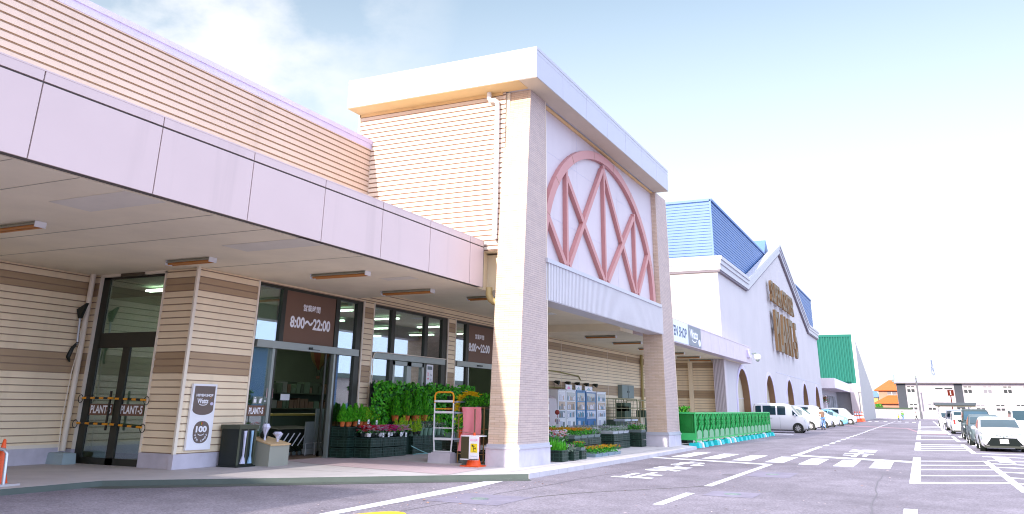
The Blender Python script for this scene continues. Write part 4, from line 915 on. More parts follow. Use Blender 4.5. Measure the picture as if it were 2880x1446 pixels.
# ================================================================ GREEN-SIDED HALL
gh=root('green_sided_hall',(-10,159,0),'farther shop hall with green ribbed cladding above an angled pale canopy','building')
b=MB(); ribs(b,'y',159,-1,-16,-9.55,lambda x:4.6,lambda x:14.05,p=.42,dep=.16); b.box(-16,158.8,13.9,-9.4,159.2,14.3); b.box(-9.62,158.85,5,-9.42,159.2,14.1); b.build('green_cladding',[m_green],gh)
b=MB(); b.prism([(-13.5,128,4.53),(-10.45,128,4.53),(-10.6,158.7,4.53),(-13.5,158.7,4.53)],(0,0,1.35)); b.box(-11.2,158.2,4.53,-9.4,159,5.95); b.build('canopy',[M('pink_white_render',(.82,.74,.78),.6)],gh)
b=MB(); b.prism([(-8.9,159.2,-.1),(-8.9,159.2,13.4),(-8.9,204,5.3),(-8.9,204,-.1)],(-14,0,0)); b.box(-9.45,158.9,4.6,-8.88,159.3,13.4,1); b.build('side_wall',[M('warm_grey_wall',(.42,.40,.38),.7),m_white],gh)
b=MB(); b.box(-10.5,157.6,-.1,-9.3,159,4.53); b.build('pillar',[m_white],gh)
b=MB(); b.box(-22,125.4,-.1,-12.8,158,4.53,0); b.box(-20,158.9,-.1,-9.6,159.0,4.53,0); b.build('recess_wall',[M('dim_pale_wall',(.42,.42,.44),.7)],gh)
for y in (136,140.5,146,150.5):
    b=MB(); b.box(-12.8,y,-.1,-12.74,y+3.4,3.7); o=b.build('glass_door',[m_cglass],gh); b=MB(); b.box(-12.74,y+1.6,-.1,-12.7,y+1.8,3.7); b.box(-12.74,y-.1,-.1,-12.68,y,3.8); b.build('stile',[m_wmetal],o)
t=root('banner_board',(-12.3,130,1.6),'white board with dark red trailing decoration under the angled pale canopy','board')
b=MB(); b.box(-12.6,129.5,1.7,-12.0,131.3,3.6); b.build('board',[m_white],t)
b=MB(); r3=random.Random(8)
for i in range(90):
    p=(-12+r3.uniform(-.5,.2),129.4+r3.uniform(-.1,.1),3.3-abs(r3.gauss(0,.35))); b.leaf(p,Vector((r3.uniform(-1,1),0,r3.uniform(-1,1))).normalized(),Vector((0,.3,1)).normalized(),.22,.12,r3.randrange(2))
b.build('garland',[M('garland_red',(.30,.05,.04),.7),lf[0]],t)
# ================================================================ FAR BUILDINGS
S=1.07; OY=230
def oz(z): return (z-1.55)*S+1.55
off=root('office_building',(8,OY,GZ),'long two-storey white building with grey wall strips closing the far end of the car park','building')
b=MB(); b.box(-4.3*S,OY,GZ,40,OY+14,oz(7.8)); b.build('wall',[M('far_white_render',(.47,.42,.46),.8)],off)
b=MB(); 
for a,c in ((-4.28,-2.4),(7.45,9.1)): b.box(a*S,OY-.05,oz(1.9 if a<0 else 2.2),c*S,OY,oz(7.65))
b.each('grey_strip',[M('slate_grey_panel',(.07,.075,.09),.8,spec=.1)],off)
b=MB(); b.prism([(-4.6*S,OY-1.2,oz(7.7)),(-4.6*S,OY+3,oz(9.4)),(-4.6*S,OY+12,oz(9.4)),(-4.6*S,OY+15,oz(7.7))],(48,0,0)); r_=b.build('roof',[M('pale_roof',(.40,.39,.47),.7)],off)
b=MB(); b.box(-4.65*S,OY-1.3,oz(7.55),41,OY-1.15,oz(7.78)); b.build('gutter',[M('dark_gutter',(.12,.10,.10),.5)],r_)
b=MB(); b.prism([(-4.72*S,OY-1.4,oz(7.5)),(-4.72*S,OY+2.8,oz(9.6)),(-4.72*S,OY+3.2,oz(9.3)),(-4.72*S,OY-.6,oz(7.4))],(.25,0,0)); b.build('bargeboard',[m_gtray],r_)
b=MB()
for x0,x1 in ((-4.0,3.3),(4.8,9.6),(10.4,20)): b.tube([(x0*S,OY-.9,oz(8.45)),(x1*S,OY-.9,oz(8.45))],.06,5); b.box(x0*S,OY-.9,oz(8.1),x0*S+.1,OY-.8,oz(8.45)); b.box(x1*S-.1,OY-.9,oz(8.1),x1*S,OY-.8,oz(8.45))
b.build('snow_rail',[m_lav],r_)
wd=M('window_dark',(.03,.035,.04),.5,spec=.2); wlm=M('window_blind',(.20,.19,.22),.6)
up=[(-2.1,-.62,6.35,5.6,wd),(9.36,10.87,6.27,5.55,wd),(13.2,14.72,6.27,5.55,wlm),(17.07,18.55,6.3,5.53,wd),(20.9,22.4,6.3,5.53,wd)]
for x0,x1,z1,z0,mm_ in up:
    for za,zb in ((z0,z1),(6.7,6.97)):
        b=MB(); b.box(x0*S,OY-.06,oz(za),x1*S,OY-.02,oz(zb)); o=b.build('window',[mm_],off); b=MB(); b.box((x0+x1)/2*S-.06,OY-.09,oz(za),(x0+x1)/2*S+.06,OY-.06,oz(zb)); b.box(x0*S-.08,OY-.1,oz(za)-.1,x1*S+.08,OY-.06,oz(za)); b.build('frame',[m_wmetal],o)
for x0,x1 in ((3.64,5.15),(5.5,7.1)):
    b=MB(); b.box(x0*S,OY-.06,oz(6.35),x1*S,OY-.02,oz(6.65)); b.build('window',[wd],off)
for x0,x1 in ((-2.0,-.55),(1.77,3.2),(7.5,8.9),(11.3,12.9),(15.14,16.7),(19,20.5),(22.7,24.2)):
    for za,zb,mm_ in ((2.93,3.15,wlm if x0 in(1.77,11.3) else wd),(1.95,2.4,wd)):
        b=MB(); b.box(x0*S,OY-.06,oz(za),x1*S,OY-.02,oz(zb)); o=b.build('window',[mm_],off); b=MB(); b.box((x0+x1)/2*S-.06,OY-.09,oz(za),(x0+x1)/2*S+.06,OY-.06,oz(zb)); b.build('frame',[m_wmetal],o)
b=MB(); 
for i in range(7): b.box(-12.4+1.6*S*i*.0+i*1.75,OY-8,GZ,-12.4+i*1.75+1.69,OY-7.9,1.95)
t=root('boundary_wall',(-6,OY-8,GZ),'pale panelled boundary wall with a dark green top band at the end of the car park','wall'); b.each('panel',[M('grey_white_panel',(.46,.44,.48),.8)],t)
b=MB(); b.box(-12.4,OY-8.1,1.95,-1.7,OY-7.85,2.35); b.build('top_band',[M('dark_green_band',(.03,.06,.03),.6)],t)
tag(MB.build((lambda b:(b.box(-.15,OY-8,GZ,25,OY-7.9,1.5),b)[1])(MB()),'boundary_wall',[m_white],org=(10,OY-8,GZ)),'low plain white wall in front of the long two-storey building','wall')
# orange-roofed house
def hip(x0,x1,y0,y1,z0,z1,inset,mat,name,par):
    b=MB(); xm0,xm1=(x0+x1)/2-inset,(x0+x1)/2+inset; ym=(y0+y1)/2
    v=[(x0,y0,z0),(x1,y0,z0),(x1,y1,z0),(x0,y1,z0),(xm0,ym,z1),(xm1,ym,z1)]; b.mesh(v,[(0,1,5,4),(1,2,5),(2,3,4,5),(3,0,4),(3,2,1,0)]); b.box(x0,y0,z0-.18,x1,y1,z0,0); return b.build(name,[mat],par)
m_or=M('orange_roof_tile',(.46,.10,.005),.6,var=.1,vs=2); m_salm=M('salmon_render',(.50,.25,.18),.7); m_yel=M('yellow_render',(.55,.38,.14),.7)
HY=251; T=251/235
def hz_(z): return (z-1.55)*T+1.55
h=root('orange_roofed_house',(-7,HY,GZ),'salmon two-storey house with bright orange tiled roofs left of the long white building','house')
b=MB(); b.box(-9.0*T,HY,GZ,-1,HY+8,hz_(6.3)); b.box(-10.0*T,HY-3,GZ,-1,HY,hz_(3.4)); b.build('wall',[m_salm],h)
hip(-10.0*T,-1.4,HY-1,HY+9,hz_(6.55),hz_(8.6)+.5,.8,m_or,'roof',h); hip(-10.3*T,-1.0,HY-4.2,HY+1,hz_(3.4),hz_(5.1)+.2,1.2,m_or,'roof',h)
b=MB(); b.box(-7.0*T,HY-.06,hz_(5.4),-4.9*T,HY,hz_(6.1)); o=b.build('window',[wlm],h); b=MB(); b.box(-6.0*T,HY-.1,hz_(5.4),-5.9*T,HY-.06,hz_(6.1)); b.box(-7.0*T,HY-.1,hz_(5.35),-4.9*T,HY-.06,hz_(5.42)); b.build('frame',[m_wmetal],o)
b=MB(); b.box(-6.0,HY+3,hz_(8.3),-5.6,HY+3.4,hz_(9.2)); b.tube([(-6.4,HY+3,hz_(9)),(-5.2,HY+3,hz_(9))],.05,5); b.build('antenna',[m_gtray],h)
h=root('yellow_house',(-12,265,GZ),'small yellow house with a bright blue roof behind the boundary wall','house')
T=265/250
b=MB(); b.box(-14.6*T,265,GZ,-9.9*T,272,(5.1-1.55)*T+1.55); b.build('wall',[m_yel],h)
hip(-12.6*T,-9.2*T,264.5,273,(5.15-1.55)*T+1.55,(6.7-1.55)*T+1.55,.6,m_blue,'roof',h)
b=MB(); b.box(-14.8*T,264,5.2,-12.5*T,272,5.4); b.box(-14.9*T,263.6,2.9,-9.5*T,265,3.3); b.build('eave',[m_gtray],h)
b=MB(); b.box(-13.0*T,264.94,(3.75-1.55)*T+1.55,-11.7*T,264.99,(4.7-1.55)*T+1.55); o=b.build('window',[wlm],h); b=MB(); b.box(-12.4*T,264.9,3.9,-12.3*T,264.94,4.9); b.build('frame',[m_wmetal],o)
tag(MB.build((lambda b:(b.box(-18,290,GZ,-13.2,298,6.2),b.box(-18.3,289.5,6.2,-13,298.5,6.7),b)[-1])(MB()),'far_house',[M('grey_mauve_render',(.50,.42,.50),.7)],org=(-15.5,290,GZ)),'plain mauve house farthest away, left of the blue roof','house')
# steel pylon and lamp pole
t=root('pylon',(11,640,0),'grey lattice pylon rising behind the long white building','pylon')
b=MB()
for sx in (-1,1):
    for sy in (-1,1): b.bar((11.2+sx*2.4,640+sy*2.4,0),(10.9+sx*.15,640+sy*.15,35),.35,.35)
for i in range(9):
    z0=i*3.8; z1=z0+3.8; w0=2.4*(1-z0/37); w1=2.4*(1-z1/37)
    for sy in (-1,1): b.bar((11-w0,640+sy*w0,z0),(11+w1,640+sy*w1,z1),.2,.2); b.bar((11+w0,640+sy*w0,z0),(11-w1,640+sy*w1,z1),.2,.2)
b.build('lattice',[M('pylon_blue_grey',(.10,.14,.26),.8)],t)
b=MB()
for z in (21,25,29): b.bar((5.5,640,z),(16.5,640,z),.3,.3)
b.build('cross_arm',[M('pylon_pale',(.6,.64,.72),.6)],t)
t=root('utility_pole',(0,219,GZ),'slim grey pole standing in front of the long white building','pole')
b=MB(); b.cyl((0,219,GZ),(0,219,9.1),.24,.17,n=10); b.build('shaft',[M('pole_grey',(.12,.12,.13),.7)],t); b=MB(); b.box(-.18,218.8,8.9,.18,219.2,9.4); b.box(-.1,218.7,8.2,.1,218.9,8.6); b.build('top_fitting',[m_gtray],t)
t=root('bay_number_sign',(3.6,118,GZ),'rust-red square sign with a white figure 1 on a tall post above the parked cars','sign')
b=MB(); b.cyl((3.6,118,GZ),(3.6,118,3.5),.06,n=10); b.build('post',[M('rust_red_paint',(.10,.016,.008),.8,spec=.1)],t)
b=MB(); b.box(3.3,117.9,3.42,3.98,118.0,4.1,0); b.build('plate',[M('rust_red_plate',(.10,.014,.006),.8,spec=.1)],t)
b=MB(); text(b,'1',(3.62,117.895,3.76),UX,UZ,.46,0,.002,.03); b.build('figure',[m_wpaint],t)
t=root('cart_shelter',(3,90,GZ),'open cart shelter with a flat grey roof on slender posts beside the right-hand cars','shelter')
b=MB(); b.hexa([(1.3,88.5,2.12),(4.6,88.5,2.12),(4.6,93,2.12),(1.3,93,2.12)],[(1.2,88.4,2.36),(4.7,88.4,2.36),(4.7,93.1,2.36),(1.2,93.1,2.36)]); b.build('roof',[M('shelter_roof',(.10,.12,.14),.6,spec=.2)],t)
b=MB(); b.box(1.3,88.6,2.0,4.6,88.75,2.12); b.build('gutter',[M('shelter_dark',(.10,.09,.06),.6)],t)
for x,y in ((1.62,88.9),(4.2,88.9),(4.2,92.6),(1.62,92.6)): b=MB(); b.bar((x,y,GZ),(x,y,2.1),.13,.13); b.build('post',[m_wmetal],t)
b=MB()
for x in (1.8,2.4,3.0,3.6): b.tube([(x,89.2,GZ),(x,89.2,.7),(x,92.3,.7),(x,92.3,GZ)],.02,5)
b.build('guide_rail',[m_steel],t)
# distant tree belt and ground beyond the lot
def tree(x,y,h,r,lab,seed):
    t=root('tree',(x,y,GZ),lab,'tree'); r3=random.Random(seed)
    b=MB(); b.cyl((x,y,GZ),(x,y,h*.6),.14,.06,n=7)
    for a in range(4): b.cyl((x,y,h*.35),(x+math.cos(a*1.6)*r*.6,y+math.sin(a*1.6)*r*.6,h*.75),.05,.02,n=5)
    b.build('trunk',[m_brown],t)
    b=MB()
    for i in range(420):
        a=r3.random()*6.28; e=r3.uniform(-1,1); q=r*r3.uniform(.45,1.05)
        c=Vector((x+math.cos(a)*q*math.sqrt(1-e*e),y+math.sin(a)*q*math.sqrt(1-e*e),h*.68+e*q*.8)); d=Vector((r3.gauss(0,1),r3.gauss(0,1),r3.gauss(0,1))).normalized(); u=d.orthogonal().normalized()
        b.leaf(c,d,u,r*.3,r*.2,r3.choice((0,0,1)))
    b.build('crown',[lf[0],lf[1]],t)
tree(-9.6,244,3.9,.95,'small dark green round tree in front of the orange-roofed house',2)
# ================================================================ VEHICLES
PR={'kvan':([(0,.60),(.012,.80),(.04,.955),(.10,.99),(.35,1),(.60,.985),(.70,.94),(.79,.76),(.865,.585),(.93,.545),(.985,.47),(1,.34)],.56,(.02,.865),(.70,.865),(.012,.05)),
    'hatch':([(0,.52),(.02,.66),(.07,.88),(.16,.97),(.35,1),(.52,.985),(.62,.93),(.72,.78),(.80,.655),(.92,.60),(.98,.50),(1,.36)],.59,(.03,.80),(.62,.80),(.02,.14)),
    'sedan':([(0,.48),(.02,.63),(.10,.68),(.16,.76),(.26,.94),(.38,1),(.50,.99),(.58,.93),(.66,.80),(.73,.68),(.90,.62),(.975,.52),(1,.36)],.62,(.13,.73),(.58,.73),(.12,.27)),
    'minivan':([(0,.55),(.015,.80),(.05,.95),(.12,.99),(.35,1),(.58,.985),(.66,.94),(.75,.78),(.82,.62),(.93,.565),(.985,.48),(1,.34)],.57,(.02,.82),(.66,.82),(.015,.06))}
def car(name,x,y,rz,Lc,Wc,Hc,kind,paint,label,cat='car',group=None,wins=None,glass=None,plate=(.88,.86,.84)):
    pr,bf,(g0,g1),(w0,w1),(rw0,rw1)=PR[kind]; glass=glass or m_cglass
    t=root(name,(x,y,GZ),label,cat,group,rz); r=.30*Hc/1.6 if Hc>1.6 else .32
    r=min(.34,.155*Hc+.04) if Hc>1.7 else .32
    def top(u):
        for (a,za),(c,zc) in zip(pr,pr[1:]):
            if u<=c: return (za+(zc-za)*(u-a)/(c-a if c>a else 1))*Hc
        return pr[-1][1]*Hc
    def belt(u): return min(bf*Hc-(.03*Hc if u>.85 else 0),top(u)-.03)
    def hw(u): return Wc/2*(1-.13*abs(2*u-1)**7)
    def rw(u):
        q=max(0,min(1,(top(u)-bf*Hc)/(Hc-bf*Hc))); return hw(u)*(.96-.16*q)
    def sec(u):
        w_=hw(u); z0=.19 if .06<u<.94 else .26; zb=belt(u); zt=top(u); wr=rw(u)
        return [(0,z0),(w_*.88,z0),(w_*.975,z0+.07),(w_,(z0+zb)*.5),(w_*.985,zb-.05),(w_*.955,zb),(wr,zt-.055*min(1,max(.2,(zt-zb)*3))),(wr*.90,zt-.012),(wr*.5,zt),(0,zt)]
    us=sorted(set([0,.004,.012,.03,.06]+[i/30 for i in range(1,30)]+[.94,.97,.988,.996,1]+[a for a,_ in pr]))
    b=MB(); rows=[]
    for u in us:
        s=sec(u); sh=0
        if u in (0,1): s=[(a*.93,z if i>1 else z+.05) for i,(a,z) in enumerate(s)]
        X=(u-.5)*Lc
        rows.append([(X,-a,z) for a,z in s]+[(X,a,z) for a,z in s[::-1][1:-1]])
    n=len(rows[0]); vs=[p for rr in rows for p in rr]
    b.mesh(vs,[(j*n+i,(j+1)*n+i,(j+1)*n+(i+1)%n,j*n+(i+1)%n) for j in range(len(rows)-1) for i in range(n)])
    b.poly(rows[0]); b.poly(rows[-1][::-1])
    body=b.build('body',[paint],t,local=True,smooth=True)
    def side(u,f,sgn,off=.012):
        zb=belt(u); zt=top(u); w_=hw(u)*.955; wr=rw(u); z=zb+(zt-.06-zb)*f; a=w_+(wr-w_)*f
        return ((u-.5)*Lc,sgn*(a+off),z)
    wins=wins or ([(g0+.03,.27),(.29,.50),(.52,w0+.03)] if kind!='sedan' else [(.2,.32),(.34,.52),(.54,.68)])
    for sgn in (-1,1):
        for (a,c) in wins:
            b=MB(); k=5
            for i in range(k):
                u0,u1=a+(c-a)*i/k,a+(c-a)*(i+1)/k
                q=[side(u0,.10,sgn),side(u1,.10,sgn),side(u1,.86,sgn),side(u0,.86,sgn)]; b.poly(q if sgn<0 else q[::-1])
            b.build('side_window',[glass],t,local=True)
        if kind in('kvan','minivan'):
            b=MB(); u0,u1=w0+.045,w1-.015; q=[side(u0,.12,sgn),side(u1,.12,sgn),side(u0,.80,sgn)]; b.poly(q if sgn<0 else q[::-1]); b.build('quarter_window',[glass],t,local=True)
    def topstrip(nm,u0,u1,fr,mat,off=.014):
        b=MB(); k=6
        for i in range(k):
            a=u0+(u1-u0)*i/k; c=u0+(u1-u0)*(i+1)/k
            for j in range(6):
                f0,f1=-fr+2*fr*j/6,-fr+2*fr*(j+1)/6
                P_=lambda u,f:((u-.5)*Lc+(off if u>.5 else -off),f*rw(u),top(u)+off*.8-.012*abs(f)**2)
                b.poly([P_(a,f0),P_(c,f0),P_(c,f1),P_(a,f1)])
        b.build(nm,[mat],t,local=True)
    topstrip('windscreen',w0+.012,w1-.008,.90,glass); topstrip('rear_window',rw0+.004,rw1,.86,glass)
    for ux in (.18,.80 if kind!='kvan' else .83):
        X=(ux-.5)*Lc
        for sgn in (-1,1):
            a=hw(ux)
            b=MB(); b.cyl((X,sgn*(a-.25),r),(X,sgn*(a+.006),r),r+.055,n=24); b.build('wheel_arch',[m_black],t,local=True)
            b=MB(); b.cyl((X,sgn*(a-.2),r),(X,sgn*(a+.02),r),r,n=24); wobj=b.build('wheel',[m_tyre],t,local=True)
            b=MB(); b.cyl((X,sgn*(a+.01),r),(X,sgn*(a+.026),r),r*.66,n=20)
            for i in range(9):
                an=2*math.pi*i/9; b.bar((X+math.cos(an)*r*.12,sgn*(a+.03),r+math.sin(an)*r*.12),(X+math.cos(an)*r*.6,sgn*(a+.03),r+math.sin(an)*r*.6),.035,.012,1,up=(0,1,0))
            b.build('rim',[M_rimd,m_rim],wobj,local=True)
    zf=top(.985); zh=zf*.86
    for sgn in (-1,1):
        b=MB(); b.hexa([(Lc/2-.16,sgn*Wc*.46,zh-.07),(Lc/2-.015,sgn*Wc*.30,zh-.07),(Lc/2+.004,sgn*Wc*.30,zh-.05),(Lc/2-.10,sgn*Wc*.478,zh-.05)],[(Lc/2-.22,sgn*Wc*.46,zh+.07),(Lc/2-.07,sgn*Wc*.32,zh+.04),(Lc/2-.03,sgn*Wc*.32,zh+.03),(Lc/2-.16,sgn*Wc*.485,zh+.08)]); b.build('headlight',[m_lens if kind!='sedan' else m_gtray],t,local=True)
        zt_=min(bf*Hc,top(.012)-.17); b=MB(); b.box(-Lc/2-.012,sgn*Wc*.30,zt_-.22,-Lc/2+.06,sgn*Wc*.385,zt_+(.12 if kind in('kvan','minivan','hatch') else 0)); b.build('tail_light',[m_red],t,local=True)
        um=w1-.07; X=(um-.5)*Lc; b=MB(); b.ball((X,sgn*(hw(um)+.12),bf*Hc+.07),.11,10,0,(.6,1,.75)); b.bar((X,sgn*hw(um)*.95,bf*Hc+.0),(X,sgn*(hw(um)+.1),bf*Hc+.05),.05,.04); b.build('mirror',[paint],t,local=True,smooth=True)
    if kind=='sedan':
        b=MB(); b.hexa([(Lc/2-.06,-Wc*.42,.29),(Lc/2-.06,Wc*.42,.29),(Lc/2+.016,Wc*.38,.29),(Lc/2+.016,-Wc*.38,.29)],[(Lc/2-.06,-Wc*.28,.60),(Lc/2-.06,Wc*.28,.60),(Lc/2+.010,Wc*.26,.58),(Lc/2+.010,-Wc*.26,.58)]); b.build('lower_grille',[m_gtrd],t,local=True)
        b=MB()
        for s_ in (-1,1): b.tube([(Lc/2-.32,s_*Wc*.475,.79),(Lc/2-.15,s_*Wc*.43,.755),(Lc/2-.07,s_*Wc*.24,.74),(Lc/2-.02,s_*Wc*.05,.66)],[.012,.03,.012,.02],6)
        b.ball((Lc/2+.01,0,.64),.05,8,0,(.4,1,.8)); b.build('front_trim',[m_gtray],t,local=True)
    b=MB(); b.hexa([(Lc/2-.02,-Wc*.33,.26),(Lc/2-.02,Wc*.33,.26),(Lc/2+.012,Wc*.30,.26),(Lc/2+.012,-Wc*.30,.26)],[(Lc/2-.02,-Wc*.26,.47),(Lc/2-.02,Wc*.26,.47),(Lc/2+.012,Wc*.24,.47),(Lc/2+.012,-Wc*.24,.47)]); b.build('grille',[m_gtrd],t,local=True)
    b=MB(); b.box(Lc/2+.013,-.17,.36,Lc/2+.025,.17,.53); b.build('number_plate',[m_plate],t,local=True)
    b=MB(); b.box(-Lc/2-.02,-.17,.5,-Lc/2-.004,.17,.67); b.build('number_plate',[m_plate],t,local=True)
    b=MB(); b.box(Lc/2-.1,-Wc*.43,.17,Lc/2+.004,Wc*.43,.26); b.box(-Lc/2-.004,-Wc*.43,.19,-Lc/2+.1,Wc*.43,.28); b.box(-Lc*.28,-Wc*.47,.15,Lc*.27,Wc*.47,.22); b.build('lower_trim',[m_black],t,local=True)
    b=MB()
    for sgn in (-1,1):
        for u in (.51,.285):
            x_=(u-.5)*Lc; w_=hw(u)+.003; b.box(x_,sgn*(w_-.006),.3,x_+.012,sgn*w_,bf*Hc-.08)
        b.box((.33-.5)*Lc,sgn*(hw(.3)+.0),bf*Hc-.17,(.37-.5)*Lc,sgn*(hw(.3)+.02),bf*Hc-.14)
    b.build('door_line',[m_gtray],t,local=True)
    return t
m_gtrd=M('dark_grille',(.012,.016,.016),.8,spec=.1); M_rimd=M('rim_shadow',(.06,.06,.06),.5)
def paint(n,c): return M(n,c,.22,spec=.7,var=.01)
pw=paint('white_car_paint',(.66,.66,.70)); pgr=M('grey_car_paint',(.09,.12,.13),.35,spec=.3,var=.01); pbk=M('dark_green_car_paint',(.012,.03,.028),.35,spec=.3,var=.01); psv=paint('silver_car_paint',(.55,.56,.62)); pbl=paint('sky_blue_car_paint',(.20,.55,.80))
car('minivan',-9.72,68.35,0,3.95,1.75,2.12,'kvan',pw,'white box-shaped kei van nearest the green barrier, seen from the side','van',wins=[(.06,.17),(.20,.44),(.47,.62)])
car('parked_car',-9.95,79.7,0,3.9,1.75,1.95,'hatch',pw,'white car standing right behind the nearest kei van','car',glass=m_cglassb)
car('parked_car',-9.9,89.3,0,3.9,1.75,2.1,'kvan',pw,'tall white kei van on the far side of the person in the tan coat','car')
car('parked_car',-9.75,96.0,0,3.9,1.75,1.75,'hatch',pw,'low white car between the tall kei van and the sky blue car','car',glass=m_cglassb)
car('parked_car',-9.5,103.4,0,4.0,1.75,1.75,'hatch',pbl,'sky blue hatchback in the left-hand row','car',glass=m_cglassb)
car('parked_car',-9.3,115.5,0,3.9,1.75,1.95,'kvan',pw,'farthest white kei car of the left-hand row, just before the angled canopy','car')
fd=-math.pi/2; bk=math.pi/2
car('parked_car',3.18,46.3,fd,4.5,1.86,1.47,'sedan',pw,'white saloon facing the camera, nearest car on the right','car')
car('parked_car',3.05,53.6,fd,4.4,1.75,1.55,'sedan',pgr,'grey saloon half hidden directly behind the nearest white saloon','car')
car('parked_car',3.2,64.0,fd,4.5,1.75,1.85,'minivan',pbk,'dark green-black minivan with a broad windscreen in the right-hand column','minivan',glass=m_cglassb)
car('parked_car',2.9,78.7,bk,3.6,1.68,1.72,'kvan',pw,'white kei car showing its rear window and red tail lights','car')
car('parked_car',3.0,94.0,fd,4.6,1.8,1.9,'minivan',psv,'silver minivan beside the slanted shelter post','minivan')
car('parked_car',2.6,119,fd,3.6,1.5,1.65,'kvan',pw,'small white car farthest away in the right-hand column','car')
car('parked_car',6.2,67.5,fd,4.2,1.7,1.95,'kvan',pw,'white van whose pale roof shows above the nearest saloon','van')
car('parked_car',6.35,54.8,fd,4.6,1.8,1.9,'minivan',paint('pearl_car_paint',(.70,.72,.74)),'pale minivan cut off by the right edge of the photo','minivan',glass=m_cglassb)
# ================================================================ PEOPLE
def skin(name,V_,E_,Rr,mat,parent,lvl=2):
    me=bpy.data.meshes.new(name); me.from_pydata(V_,E_,[]); o=bpy.data.objects.new(name,me); col.objects.link(o)
    md=o.modifiers.new('s','SKIN'); 
    for i,v in enumerate(me.skin_vertices[0].data): v.radius=(Rr[i],Rr[i]*.85) if isinstance(Rr[i],float) else Rr[i]
    me.skin_vertices[0].data[0].use_root=True
    md.use_smooth_shade=True; s=o.modifiers.new('d','SUBSURF'); s.levels=lvl; s.render_levels=lvl
    dg=bpy.context.evaluated_depsgraph_get(); m2=bpy.data.meshes.new_from_object(o.evaluated_get(dg)); m2.materials.clear(); m2.materials.append(mat)
    for p in m2.polygons: p.use_smooth=True; p.material_index=0
    n=bpy.data.objects.new(name,m2); col.objects.link(n); bpy.data.objects.remove(o); n.parent=parent; return n
def person(x,y,rz,h,label,top,bottom,lean=0,stride=.12,arm=((.12,.0),(.12,.0)),coat=0,hair=m_hair,grp=None,skirt=None):
    t=root('person',(x,y,GZ),label,'person',grp,rz); k=h/1.7
    def S_(p): return (p[0]*k+lean*max(0,p[2]-.9)*k,p[1]*k,p[2]*k)
    J={'pel':(0,0,.93),'spi':(0,0,1.12),'che':(0,0,1.32),'nek':(.01,0,1.46),'hd':(.03,0,1.56),'hd2':(.03,0,1.64),
       'shl':(0,.17,1.38),'ell':(arm[0][0]*.3,.23,1.12),'wrl':(arm[0][0],.2+arm[0][1],.90),'hal':(arm[0][0]+.04,.2+arm[0][1],.82),
       'shr':(0,-.17,1.38),'elr':(arm[1][0]*.3,-.23,1.12),'wrr':(arm[1][0],-.2-arm[1][1],.90),'har':(arm[1][0]+.04,-.2-arm[1][1],.82),
       'hil':(0,.09,.88),'knl':(stride*.55,.09,.50),'anl':(stride,.09,.09),'tol':(stride+.15,.10,.03),
       'hir':(0,-.09,.88),'knr':(-stride*.2,-.09,.50),'anr':(-stride,-.09,.10),'tor':(-stride+.15,-.10,.03)}
    ks=list(J); V_=[S_(J[a]) for a in ks]; ix={a:i for i,a in enumerate(ks)}
    E=[(ix[a],ix[c]) for a,c in (('pel','spi'),('spi','che'),('che','nek'),('nek','hd'),('hd','hd2'),('che','shl'),('shl','ell'),('ell','wrl'),('wrl','hal'),('che','shr'),('shr','elr'),('elr','wrr'),('wrr','har'),('pel','hil'),('hil','knl'),('knl','anl'),('anl','tol'),('pel','hir'),('hir','knr'),('knr','anr'),('anr','tor'))]
    rad={'pel':.13,'spi':.12,'che':.14,'nek':.055,'hd':.09,'hd2':.085,'shl':.06,'shr':.06,'ell':.045,'elr':.045,'wrl':.03,'wrr':.03,'hal':.035,'har':.035,'hil':.09,'hir':.09,'knl':.06,'knr':.06,'anl':.04,'anr':.04,'tol':.035,'tor':.035}
    skin('body',V_,E,[rad[a]*k for a in ks],m_skin,t)
    def sub(nm,names,edges,f,mat):
        ii={a:i for i,a in enumerate(names)}; skin(nm,[S_(J[a]) for a in names],[(ii[a],ii[c]) for a,c in edges],[rad[a]*k*f for a in names],mat,t)
    J['hem']=(0,0,.93-coat); rad['hem']=.16+coat*.08; J['pel2']=(0,0,.96); rad['pel2']=.135
    sub('jacket',['pel2','spi','che','shl','ell','wrl','shr','elr','wrr','hem'],[('pel2','spi'),('spi','che'),('che','shl'),('shl','ell'),('ell','wrl'),('che','shr'),('shr','elr'),('elr','wrr'),('pel2','hem')],1.2,top)
    sub('trousers',['pel','hil','knl','anl','hir','knr','anr'],[('pel','hil'),('hil','knl'),('knl','anl'),('pel','hir'),('hir','knr'),('knr','anr')],1.22,bottom)
    b=MB(); hx,hy,hzz=S_((.012,0,1.63)); b.ball((hx,hy,hzz),.108*k,12,0,(1,.92,1.05)); b.build('hair',[hair],t,local=True,smooth=True)
    b=MB()
    fx,fyy,fz=S_((.115,0,1.585)); b.ball((fx,fyy,fz),.018*k,6); b.build('nose',[m_skin],t,local=True)
    for a in ('ol','or'):
        p=S_(J['t'+a]); b=MB(); b.ball((p[0]-.05*k,p[1],.045*k),.055*k,8,0,(2.0,.8,.75)); b.build('shoe',[m_black],t,local=True,smooth=True)
    return t
cl=lambda n,c: M(n,c,.8,var=.08,vs=6)
person(-8.0,82.0,2.4,1.86,'person in a tan coat and blue jeans stooping between the white cars',cl('tan_coat',(.20,.11,.07)),cl('blue_denim',(.14,.26,.50)),lean=.28,stride=.06,arm=((.25,0),(.25,0)),coat=.22)
person(-3.0,169,2.0,1.72,'person in a green top with a long blue garment walking far down the lane',cl('green_jacket',(.12,.30,.05)),cl('blue_cloth',(.06,.18,.42)),stride=.2,coat=.3)
person(-3.7,169.5,1.2,1.1,'child in a yellow top walking beside the person in green',cl('yellow_shirt',(.85,.68,.02)),cl('navy_trousers',(.05,.08,.16)),stride=.08)
person(-.9,186,.3,1.6,'person in a pale top striding alone near the far pole',cl('pale_shirt',(.75,.70,.72)),cl('dark_trousers',(.03,.04,.03)),stride=.3)
